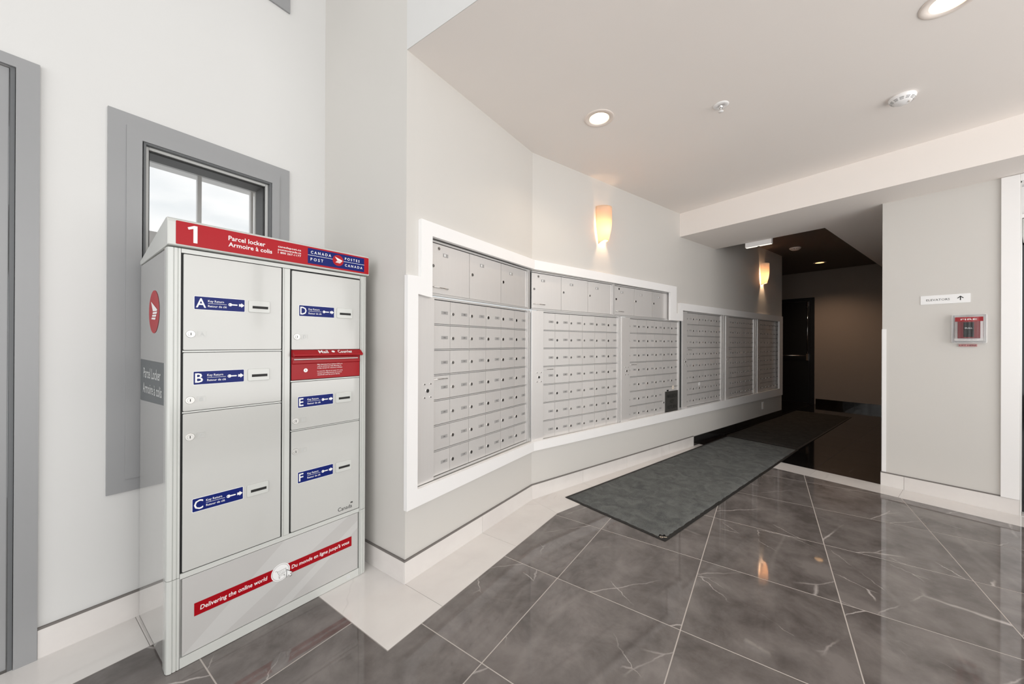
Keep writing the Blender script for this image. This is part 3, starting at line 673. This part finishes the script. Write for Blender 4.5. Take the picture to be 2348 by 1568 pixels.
def arrow_shape(b, x, z, y):
    b.add([(x, y, z-.005), (x+.008, y, z-.005), (x+.008, y, z-.0095), (x+.019, y, z), (x+.008, y, z+.0095), (x+.008, y, z+.005), (x, y, z+.005)], [(0, 1, 5, 6), (2, 3, 4)])
def big_lock(parent, x, z, y=-.002):
    b = MB().disc_y(x, z, .0150, y-.003, y, 24, .0135).disc_y(x, z, .0088, y-.0065, y-.003, 20, .0080); l = b.build('lock', SATIN, parent)
    return l
for nm, x0, x1, z0, z1, (lx, lz), (kx, kz) in DOORS:
    dr = MB().prism_xz(rrect(x0, x1, z0, z1, .004), -.002, .0055).build('door', PLASTD, LK, bevel=.0012)
    tag(dr, 'white locker door %s' % nm)
    MB().prism_xz(rrect(lx, lx+.166, lz-.0270, lz+.0270, .003), -.0024, -.0020).build('label_border', WHITE, dr)
    MB().prism_xz(rrect(lx+.0016, lx+.1644, lz-.0252, lz+.0252, .0022), -.0028, -.0024).build('key_return_label', BLUE, dr)
    def ex(b, y, lx=lx, lz=lz):
        key_shape(b, lx+.115, lz+.001, y); arrow_shape(b, lx+.1445, lz+.001, y)
        b.box(lx+.043, lx+.103, y-.0001, y, lz-.0006, lz+.0006)
    wl = {'A': .031, 'B': .024, 'C': .028, 'D': .028, 'E': .019, 'F': .019}[nm]
    lettering([(nm, lx+.006, lx+.006+wl, lz-.0175, .036, .012), ('Key Return', lx+.043, lx+.094, lz+.0055, .0085, .008), ('Retour de clé', lx+.043, lx+.103, lz-.0145, .0085, .008)], -.0031, WHITE, dr, 'label_lettering', ex)
    px = lx+.178
    pl = MB().prism_xz(rrect(px, px+.080, lz-.025, lz+.026, .005), -.0065, -.002).build('key_slot_plate', PLASTIC, dr, bevel=.0012)
    MB().box(px+.014, px+.072, -.0070, -.0064, lz-.0085, lz+.0025).build('key_slot', BLACK, dr)
    big_lock(dr, kx, kz)
    MB().box(kx-.0012, kx+.0012, -.0090, -.0084, kz-.005, kz+.005).build('keyway', BLACK, dr)
    em_ = MB()
    ex0, ex1, ez = kx+.020, kx+.048, kz+.001
    for q in ((ex0, ex1, ez-.0115, ez-.0103), (ex0, ex1, ez+.0103, ez+.0115), (ex0, ex0+.0012, ez-.0103, ez+.0103), (ex1-.0012, ex1, ez-.0103, ez+.0103)): em_.box(q[0], q[1], -.0028, -.0019, q[2], q[3])
    em_.build('embossed_frame', PLASTD, dr)
    lettering([(nm, ex0+.008, ex1-.007, ez-.008, .015, .0)], -.0026, mat('embossed_grey', (.52, .53, .52), .3), dr, 'embossed_letter')
lettering([('Canadä'.replace('ä', 'a'), .642, .716, .383, .019, .004)], -.0024, INK, LK, 'government_wordmark', lambda b, y: b.box(.708, .711, y-.0001, y, .405, .413).box(.7115, .716, y-.0001, y, .407, .413).box(.7165, .7195, y-.0001, y, .405, .413))
# red mail drop
md = MB().box(.4235, .7545, -.002, .0055, 1.0725, 1.213).build('mail_door', REDP, LK, bevel=.001)
fl_ = MB().prism_yz([(-.002, 1.213), (-.010, 1.2125), (-.036, 1.193), (-.037, 1.186), (-.030, 1.182), (-.006, 1.184), (-.002, 1.178)], .4235, .7555).build('flap', REDP, md, bevel=.001)
MB().box(.432, .742, -.010, -.002, 1.166, 1.171).build('slot_lip', PLASTIC, md, bevel=.001)
MB().prism_yz([(-.002, 1.165), (-.008, 1.164), (-.008, 1.150), (-.002, 1.146)], .4255, .7525).build('lip_moulding', REDP, md)
# lettering lying on the sloping flap
b = MB()
for t_, xa, xb in (('Mail', .535, .580), ('Courrier', .628, .702)):
    me = text_mesh(t_, .02); xs_ = [v.co.x for v in me.vertices]; lo, hi = min(xs_), max(xs_); hh = max(v.co.y for v in text_mesh('H', .02).vertices)
    b.add([(xa+(v.co.x-lo)/(hi-lo)*(xb-xa), -.0312+(v.co.y/hh)*.018, 1.1973+(v.co.y/hh)*.0135) for v in me.vertices], [tuple(p.vertices) for p in me.polygons])
n = 14; b.add([(.605+.008*cos(2*pi*k/n), -.0222+.008*sin(2*pi*k/n)*.8, 1.2041+.008*sin(2*pi*k/n)*.6) for k in range(n)], [tuple(range(n))])
b.build('flap_lettering', WHITE, md)
big = MB().disc_y(.483, 1.116, .0095, -.006, -.002, 18, .009).build('lock', STEEL, md)
MB().box(.482, .484, -.0068, -.006, 1.111, 1.121).build('keyway', BLACK, md)
lines = ['Mail deposited here before 5:00 p.m.', 'will be picked up daily Monday to', 'Friday except for statutory holidays.', 'Le courrier déposé ici avant 17 h sera', 'ramassé quotidiennement du lundi au', 'vendredi sauf les jours fériés.']
lettering([(t_, .538, .538+w_, z_, .0048, .01) for t_, w_, z_ in zip(lines, (.125, .118, .124, .125, .120, .112), (1.139, 1.130, 1.121, 1.106, 1.097, 1.088))], -.0024, WHITE, md, 'notice_lettering')
# base with its graphic panel
MB().box(.0395, .757, .0005, .012, .002, .0415).build('bottom_bar', PLASTIC, LK)
bp_ = MB().box(.0465, .7495, .0015, .0065, .0445, .3405).build('base_panel', PANELG, LK)
MB().add([(.0465, .0012, .0445), (.16, .0012, .0445), (.70, .0012, .3405), (.40, .0012, .3405)], [(0, 1, 2, 3)]).add([(.35, .0012, .0445), (.42, .0012, .0445), (.7495, .0012, .26), (.7495, .0012, .30)], [(0, 1, 2, 3)]).build('panel_graphic', mat('locker_graphic_pale', (.55, .545, .535), .2, coat=.4), bp_)
MB().box(.082, .716, .0004, .0012, .178, .228).build('stripe', DRED, bp_)
lettering([('Delivering the online world', .100, .330, .1945, .0175, .012, .12), ('Du monde en ligne jusqu\'à vous', .428, .703, .1965, .0165, .012, .12)], .0001, WHITE, bp_, 'stripe_lettering')
MB().disc_y(.383, .203, .0385, .0001, .0006, 40).build('cart_disc', WHITE, bp_)
b = MB(); n = 40
ring = lambda r_: [(.383+r_*cos(2*pi*k/n), -.0002, .203+r_*sin(2*pi*k/n)) for k in range(n)]
b.add(ring(.0345)+ring(.0330), [(k, (k+1) % n, n+(k+1) % n, n+k) for k in range(n)])
def stroke(b, pts, w, y=-.0002):
    for (xa, za), (xb, zb_) in zip(pts, pts[1:]):
        d_ = Vector((xb-xa, zb_-za)); nn = Vector((-d_.y, d_.x)).normalized()*w/2
        b.add([(xa+nn.x, y, za+nn.y), (xa-nn.x, y, za-nn.y), (xb-nn.x, y, zb_-nn.y), (xb+nn.x, y, zb_+nn.y)], [(0, 1, 2, 3)])
stroke(b, [(.360, .214), (.367, .214), (.377, .190), (.400, .195), (.405, .212), (.369, .209)], .0017)
stroke(b, [(.377, .190), (.374, .184), (.400, .188)], .0015)
for k in range(4): stroke(b, [(.376+.006*k, .207), (.379+.0055*k, .194)], .0012)
for wx, wz in ((.378, .179), (.398, .183)): b.add([(wx+.003*cos(2*pi*k/12), -.0002, wz+.003*sin(2*pi*k/12)) for k in range(12)], [tuple(range(12))])
b.build('cart_drawing', PLATE, bp_)
cur = [(.408, .201), (.408, .170), (.4155, .177), (.421, .167), (.427, .170), (.4215, .180), (.431, .181)]
MB().prism_xz([((x-.4165)*1.22+.4165, (z-.181)*1.22+.181) for x, z in cur], -.0006, .0001).build('cursor_outline', INK, bp_)
MB().prism_xz(cur, -.0010, -.0006).build('cursor', WHITE, bp_)
MB().box(.690, .708, -.0003, .0005, .013, .032).build('info_plate', PGREY, LK)
# hood with its red header sign
prof = [(-.010, 1.612), (-.012, 1.616), (-.012, 1.700), (-.008, 1.711), (.002, 1.717), (.016, 1.717), (.10, 1.699), (.478, 1.612), (.478, 1.5935), (.012, 1.6105)]
b = MB(); n = len(prof)
b.add([(-.002-.020*max(0, y)/.478, y, z) for y, z in prof]+[(.802-.006*max(0, y)/.478, y, z) for y, z in prof], [tuple(range(n)), tuple(range(2*n-1, n-1, -1))]+[(i, i+n, (i+1) % n+n, (i+1) % n) for i in range(n)])
b.build('hood', PLASTIC, LK, bevel=.003)
hs = MB().prism_xz(rrect(.0215, .7975, 1.6185, 1.7060, .003), -.0142, -.0118).build('header_sign', RED, LK)
Y = -.0147
one = MB().prism_xz([(.0715, 1.631), (.0835, 1.631), (.0835, 1.697), (.0735, 1.697), (.0545, 1.687), (.0575, 1.679), (.0715, 1.685)], Y-.0004, Y+.0004).build('unit_number', WHITE, hs)
for it_ in [('Parcel locker', .181, .312, 1.667, .0185, .014), ('Armoire à colis', .181, .338, 1.6415, .0175, .014),
           ('canadapost.ca', .361, .457, 1.6755, .0085, .010), ('postescanada.ca', .361, .457, 1.6620, .0085, .010), ('1 800 267-1177', .361, .457, 1.6485, .0085, .010)]:
    lettering([it_], Y, WHITE, hs, 'header_lettering')
MB().box(.487, .7715, Y-.0001, Y+.0006, 1.6265, 1.6990).build('header_panel', BLUE, hs)
Y2 = Y-.0005
def spaced(t_): return t_
lettering([('C A N A D A', .500, .596, 1.6745, .0135, .014), ('P O S T', .499, .558, 1.6410, .0135, .014), ('P O S T E S', .666, .745, 1.6735, .0125, .014), ('C A N A D A', .666, .761, 1.6405, .0125, .014)], Y2, WHITE, hs, 'panel_lettering',
          lambda b, y: b.box(.487, .604, y-.0001, y, 1.6655, 1.6673).box(.658, .7715, y-.0001, y, 1.6635, 1.6653))
MB().disc_y(.631, 1.664, .0275, Y2-.0006, Y2+.0003, 40).build('emblem_disc', RED, hs)
b = MB(); emb(b, 0, 0, .0275, lambda a, c: (.631+a, Y2-.0010, 1.664+c)); b.build('emblem_print', WHITE, hs)

# ============================================================ mats
def floor_mat(label, s0, s1, q, pm, corner_mark=False):
    """q: four (s,t) corners; a rubber backed mat with a cut pile"""
    P = [Dp(*c)[:2] for c in q]
    cx = sum(p[0] for p in P)/4; cy = sum(p[1] for p in P)/4
    r = empty('floor_mat', (cx, cy, 0)); tag(r, label, 'floor mat')
    L_ = [(x-cx, y-cy) for x, y in P]
    MB().prism_xy(L_, .0006, .005).build('rubber_border', RUBBER, r, bevel=.002)
    # pile: fine grid, jagged rim
    rnd = random.Random(5); nu, nv = 150, 44; vs = []; fs = []
    A, B, C_, D_ = [Vector(p) for p in L_]
    u_len = (B-A).length; v_len = (D_-A).length; m_ = .022
    for i in range(nu+1):
        for j in range(nv+1):
            u = m_/u_len+(1-2*m_/u_len)*i/nu; v = m_/v_len+(1-2*m_/v_len)*j/nv
            p = (A*(1-u)+B*u)*(1-v)+(D_*(1-u)+C_*u)*v
            edge = i in (0, nu) or j in (0, nv)
            z = .0052 if edge else .0105+rnd.uniform(-.0006, .0006)+.0006*sin(i*.35+j*.2)
            jit = .0035 if edge else .001
            # the corner carrying the maker mark is cut off
            vs.append((p.x+rnd.uniform(-jit, jit), p.y+rnd.uniform(-jit, jit), z))
    for i in range(nu):
        for j in range(nv):
            a = i*(nv+1)+j; 
            if corner_mark and i < 2 and j >= nv-2 and (i+(nv-1-j)) < 2: continue
            fs.append((a, a+nv+1, a+nv+2, a+1))
    MB().add(vs, fs, True).build('pile', pm, r)
    if corner_mark:
        p = D_.copy(); b = MB(); n = 16
        e1_ = (A-D_).normalized(); e2_ = (C_-D_).normalized(); c0_ = p+e1_*.040+e2_*.028
        b.add([(c0_.x+.010*cos(2*pi*k/n), c0_.y+.010*sin(2*pi*k/n), .0056) for k in range(n)]+[(c0_.x+.0065*cos(2*pi*k/n), c0_.y+.0065*sin(2*pi*k/n), .0056) for k in range(n)], [(k, (k+1) % n, n+(k+1) % n, n+k) for k in range(n)])
        c1_ = c0_+(e2_-e1_).normalized()*.024
        d1 = (e2_-e1_).normalized()*.011; d2 = Vector((-d1.y, d1.x))*.28
        b.add([(*(c1_-d1-d2), .0056), (*(c1_+d1-d2), .0056), (*(c1_+d1+d2), .0056), (*(c1_-d1+d2), .0056)], [(0, 1, 2, 3)])
        b.build('corner_mark', CREAM, r)
    return r
floor_mat('long charcoal grey entrance mat lying under the mailboxes', 0, 0, [(.242, .137), (3.405, .047), (3.405, .836), (.280, .979)], PILE, True)
floor_mat('dark brown-black mat farther back inside the hallway', 0, 0, [(3.43, .03), (6.50, -.02), (6.50, .753), (3.43, .828)], PILEB)

# ============================================================ wall sconces
def sconce(s0, label, power):
    r = empty('wall_sconce', Dp(s0, 0, 2.35), AD); tag(r, label, 'wall lamp', 'wall sconces over the mailboxes')
    MB().box(-.03, .03, -.008, -.0004, -.10, .10).build('back_plate', STEEL, r, bevel=.003)
    n, mrows = 20, 16; vs = []; fs = []
    for i in range(mrows+1):
        v = i/mrows; z = -.165+.33*v
        k = .62+.38*min(1, (v/.62))**.75 if v < .62 else 1.0
        k = .60+.40*sin(min(1, v/.66)*pi/2)
        for j in range(n+1):
            a = pi*j/n; x = -.088*k*cos(a); y = -.009-.092*k*sin(a)
            zz = z
            if i == 0: zz = z+.028*sin(a)+.012*cos(a)*-1
            vs.append((x, y, zz))
    for i in range(mrows):
        for j in range(n): a = i*(n+1)+j; fs.append((a, a+1, a+n+2, a+n+1))
    sh = MB().add(vs, fs, True).build('lamp_shade', SHADE, r)
    so = sh.modifiers.new('thickness', 'SOLIDIFY'); so.thickness = .004
    MB().disc_y(-.070, .13, .006, -.052, -.040, 12).build('screw', STEEL, r)
    bu = MB().lathe([(.001, -.035), (.014, -.030), (.022, -.015), (.022, 0), (.014, .022), (.010, .045)], 0, -.048, 16).build('bulb', LENSW, r)
    MB().lathe([(.012, .045), (.012, .075)], 0, -.048, 12).build('socket', PLASTIC, r)
    l = bpy.data.lights.new('sconce_bulb', 'POINT'); l.energy = power; l.color = (1, .66, .40); l.shadow_soft_size = .024
    lo = bpy.data.objects.new('sconce_bulb', l); C.objects.link(lo); lo.parent = r; lo.location = (0, -.048, -.055)
    return r
sconce(.845, 'warm glowing frosted glass sconce, the nearer one over the mailboxes', 4.5)
sconce(4.745, 'warm glowing frosted glass sconce, the farther one near the hallway corner', 8)

# ============================================================ ceiling fittings
def downlight(x, y, label, lens, power, col):
    r = empty('recessed_downlight', (x, y, 2.775)); tag(r, label, 'ceiling light', 'recessed ceiling downlights')
    MB().lathe([(.066, 0.0), (.066, -.004), (.092, -.005), (.097, -.003), (.098, -.0003)], 0, 0, 40, caps=False).build('trim_ring', RINGM, r)
    MB().lathe([(.0655, -.003), (.060, .045), (.054, .062)], 0, 0, 40, caps=False).build('baffle', BAFFLE, r)
    MB().lathe([(.0001, .060), (.054, .060), (.054, .066)], 0, 0, 40, caps=False).build('lens', lens, r)
    l = bpy.data.lights.new('downlight_lamp', 'SPOT'); l.energy = power; l.color = col; l.spot_size = radians(130); l.spot_blend = .9; l.shadow_soft_size = .04
    lo = bpy.data.objects.new('downlight_lamp', l); C.objects.link(lo); lo.parent = r; lo.location = (0, 0, -.008)
downlight(*L1, 'recessed ceiling downlight nearest the mailbox wall', LENS, 14, (1, .82, .62))
downlight(*L2, 'recessed ceiling downlight cut off by the top edge', LENS, 14, (1, .82, .62))
downlight(*L3, 'small warm recessed downlight deep in the dark hallway', LENSW, 45, (1, .70, .48))

sp = empty('sprinkler_head', (2.660, .240, 2.775)); tag(sp, 'small white fire sprinkler head between downlight and smoke detector', 'sprinkler')
MB().lathe([(.012, -.0005), (.012, -.002), (.034, -.006), (.044, -.003), (.045, -.0003)], 0, 0, 28, caps=False).build('escutcheon', TRIMW, sp)
MB().lathe([(.012, 0), (.011, -.018), (.008, -.020)], 0, 0, 14).build('body', CHROME, sp)
MB().tube([(.009, 0, -.016), (.012, 0, -.027), (.003, 0, -.038)], .0022).tube([(-.009, 0, -.016), (-.012, 0, -.027), (-.003, 0, -.038)], .0022).build('frame_arm', CHROME, sp)
MB().lathe([(.004, -.036), (.015, -.040), (.015, -.042), (.004, -.043)], 0, 0, 16).build('deflector', TRIMW, sp)

def detector(loc, label, k=1.0):
    r = empty('smoke_detector', loc); tag(r, label, 'smoke detector', 'ceiling smoke detectors')
    MB().lathe([(.060*k, -.0004), (.062*k, -.006), (.061*k, -.012), (.054*k, -.024), (.040*k, -.036), (.034*k, -.040), (.0*k+.0005, -.042)], 0, 0, 40).build('housing', TRIMW, r)
    sl_ = MB()
    for row, (rr, zz) in enumerate(((.0545, -.0235), (.0500, -.0275), (.0455, -.0315))):
        for g in range(12):
            a0 = 2*pi*g/12; pts = []
            for t_ in range(5):
                a = a0+.08+(.36)*t_/4; pts.append((rr*k*cos(a), rr*k*sin(a), zz))
            for p, q in zip(pts, pts[1:]):
                sl_.add([(p[0]*1.012, p[1]*1.012, p[2]+.0008), (q[0]*1.012, q[1]*1.012, q[2]+.0008), (q[0]*.997, q[1]*.997, q[2]-.0012), (p[0]*.997, p[1]*.997, p[2]-.0012)], [(0, 1, 2, 3)])
    sl_.build('vent_slots', BLACK, r)
    MB().box(-.018, .002, -.030, -.024, -.0425, -.0385).build('test_button', RINGM, r)
detector((3.204, -.684, 2.775), 'white vented smoke detector on the lobby ceiling', 1.0)
detector(Dp(5.16, .32, 2.775), 'small white smoke detector on the hallway ceiling', 1.25)

ex_ = empty('emergency_light', Dp(3.175, 0, 0), EA); tag(ex_, 'white rectangular emergency light box hanging at the soffit edge', 'emergency light')
MB().box(.345, .625, .002, .055, 2.448, 2.66).build('housing', TRIMW, ex_, bevel=.004)
MB().box(.35, .62, .012, .045, 2.4455, 2.4485).build('lens', mat('emergency_lens', (.9, .85, .75), .4, emis=(1, .9, .75), estr=1.2), ex_)
MB().box(.475, .495, .02, .035, 2.436, 2.446).build('test_button', BLACK, ex_)

# ============================================================ right wall objects
sg = empty('elevator_sign', Dp(2.71, 0), EA); tag(sg, 'small white plate reading ELEVATORS with an up arrow', 'sign')
MB().prism_xz(rrect(1.847, 2.108, 1.583, 1.655, .003), -.004, -.0002).build('plate', WHITE, sg)
def upa(b, y):
    stroke(b, [(2.058, 1.604), (2.058, 1.634)], .0055, y); stroke(b, [(2.043, 1.620), (2.0595, 1.6365)], .0055, y); stroke(b, [(2.073, 1.620), (2.0565, 1.6365)], .0055, y)
lettering([('ELEVATORS', 1.879, 2.004, 1.6095, .016, .0)], -.0044, INK, sg, 'lettering', upa)

fa = empty('fire_alarm_pull', Dp(2.71, 0), EA); tag(fa, 'red fire alarm pull station under a clear plastic cover', 'fire alarm')
MB().prism_xz(rrect(2.012, 2.186, 1.262, 1.488, .008), -.008, -.0004).build('back_plate', TRIMW, fa, bevel=.002)
MB().box(2.045, 2.155, -.034, -.008, 1.300, 1.462).build('station_body', REDG, fa, bevel=.003)
MB().box(2.033, 2.168, -.036, -.030, 1.432, 1.466).build('station_band', RED, fa, bevel=.001)
MB().box(2.075, 2.125, -.042, -.034, 1.310, 1.425).build('lever', BLACK, fa, bevel=.002)
lettering([('FIRE', 2.060, 2.140, 1.442, .012, .01)], -.0365, WHITE, fa, 'band_lettering')
lettering([('PULL', 2.082, 2.118, 1.375, .009, .01)], -.0425, WHITE, fa, 'lever_lettering')
cv = MB(); n = 14
pts = [(2.030+.140*k/n, -.040-.028*sin(pi*k/n)) for k in range(n+1)]
vs = [(x, y-.003*(k % 2), 1.282) for k, (x, y) in enumerate(pts)]+[(x, y-.003*(k % 2), 1.470) for k, (x, y) in enumerate(pts)]
cv.add(vs, [(k, k+1, n+2+k, n+1+k) for k in range(n)])
cvo = cv.build('cover', CLEAR, fa); so = cvo.modifiers.new('thickness', 'SOLIDIFY'); so.thickness = .003
MB().box(2.016, 2.030, -.040, -.008, 1.266, 1.484).box(2.170, 2.184, -.040, -.008, 1.266, 1.484).box(2.030, 2.170, -.044, -.008, 1.470, 1.484).box(2.030, 2.170, -.060, -.008, 1.266, 1.280).build('cover_frame', CLEAR, fa, bevel=.002)
MB().box(2.050, 2.140, -.012, -.0006, 1.236, 1.254).build('lift_tab', mat('tab_pink', (.55, .25, .25), .5), fa)
lettering([('LIFT HERE', 2.054, 2.136, 1.2405, .009, .01)], -.0124, INK, fa, 'tab_lettering')

cg = Eo(MB().box(1.617, 1.646, -.003, -.0002, .122, 1.385).box(1.617, 1.6198, -.003, .03, .122, 1.385).build('corner_guard', TRIMW)); tag(cg, 'white corner guard strip on the hallway corner beside the elevator sign wall', 'corner guard')
# door 2 at the right edge of the photo
d2 = empty('door_2', Dp(2.71, 0), EA); tag(d2, 'white cased glazed door cut off at the right edge', 'door', kind='structure')
MB().box(2.249, 2.333, -.018, -.0002, .114, 2.500).box(2.333, 4.34, -.018, -.0002, 2.450, 2.500).box(4.30, 4.38, -.018, -.0002, .0, 2.500).build('casing', TRIMW, d2, bevel=.002)
MB().box(2.334, 2.340, 0, .12, 0, 2.440).box(2.340, 4.29, 0, .12, 2.425, 2.450).build('jamb', ALUF, d2)
MB().box(2.341, 4.28, .03, .07, 2.185, 2.215).box(2.341, 2.343, .04, .08, .02, 2.185).box(3.30, 3.34, .04, .08, .02, 2.185).build('door_stile', ALUF, d2)
MB().box(2.341, 4.28, .05, .056, 2.22, 2.42).build('transom', PORCHW, d2)
MB().box(2.343, 3.30, .045, .052, .02, 2.185).box(3.34, 4.28, .055, .062, .02, 2.185).build('glass', GLASSD, d2)
MB().tube([(2.348, .045, 2.18), (2.345, .004, 2.17), (2.345, .002, 2.06), (2.350, .002, 2.00), (2.372, .004, 1.965), (2.41, .040, 1.96)], .0045).build('handle', PLASTIC, d2)

# outlet plate under the hallway mailboxes
ou = empty('wall_outlet', Dp(4.80, 0, .268), AD); tag(ou, 'white outlet plate low on the wall under the hallway mailboxes', 'outlet')
MB().prism_xz(rrect(-.036, .036, -.058, .058, .005), -.006, -.0004).build('plate', TRIMW, ou, bevel=.001)
MB().box(-.017, .017, -.008, -.006, -.034, .034).build('socket_face', RINGM, ou)
# far hallway door with exit hardware
d3 = empty('door_3', Dp(7.76, 0), EA); tag(d3, 'black double exit door leaf at the end of the hallway', 'door', kind='structure')
MB().box(-1.06, -.99, -.02, -.0004, 0, 2.23).box(-.12, -.05, -.02, -.0004, 0, 2.23).box(-.99, -.12, -.02, -.0004, 2.16, 2.23).build('door_frame', BLKDOOR, d3)
MB().box(-.985, -.125, -.03, -.001, .005, 2.155).build('door_leaf', BLKDOOR, d3, bevel=.002)
MB().tube([(-.155, -.06, 2.14), (-.155, -.06, .95)], .008).build('vertical_rod', CHROME, d3)
MB().box(-.175, -.135, -.085, -.032, .90, 1.05).box(-.172, -.138, -.075, -.032, 2.04, 2.145).build('latch_case', CHROME, d3, bevel=.006)
MB().tube([(-.95, -.075, 1.0), (-.175, -.075, 1.0)], .012).build('panic_bar', STEEL, d3)
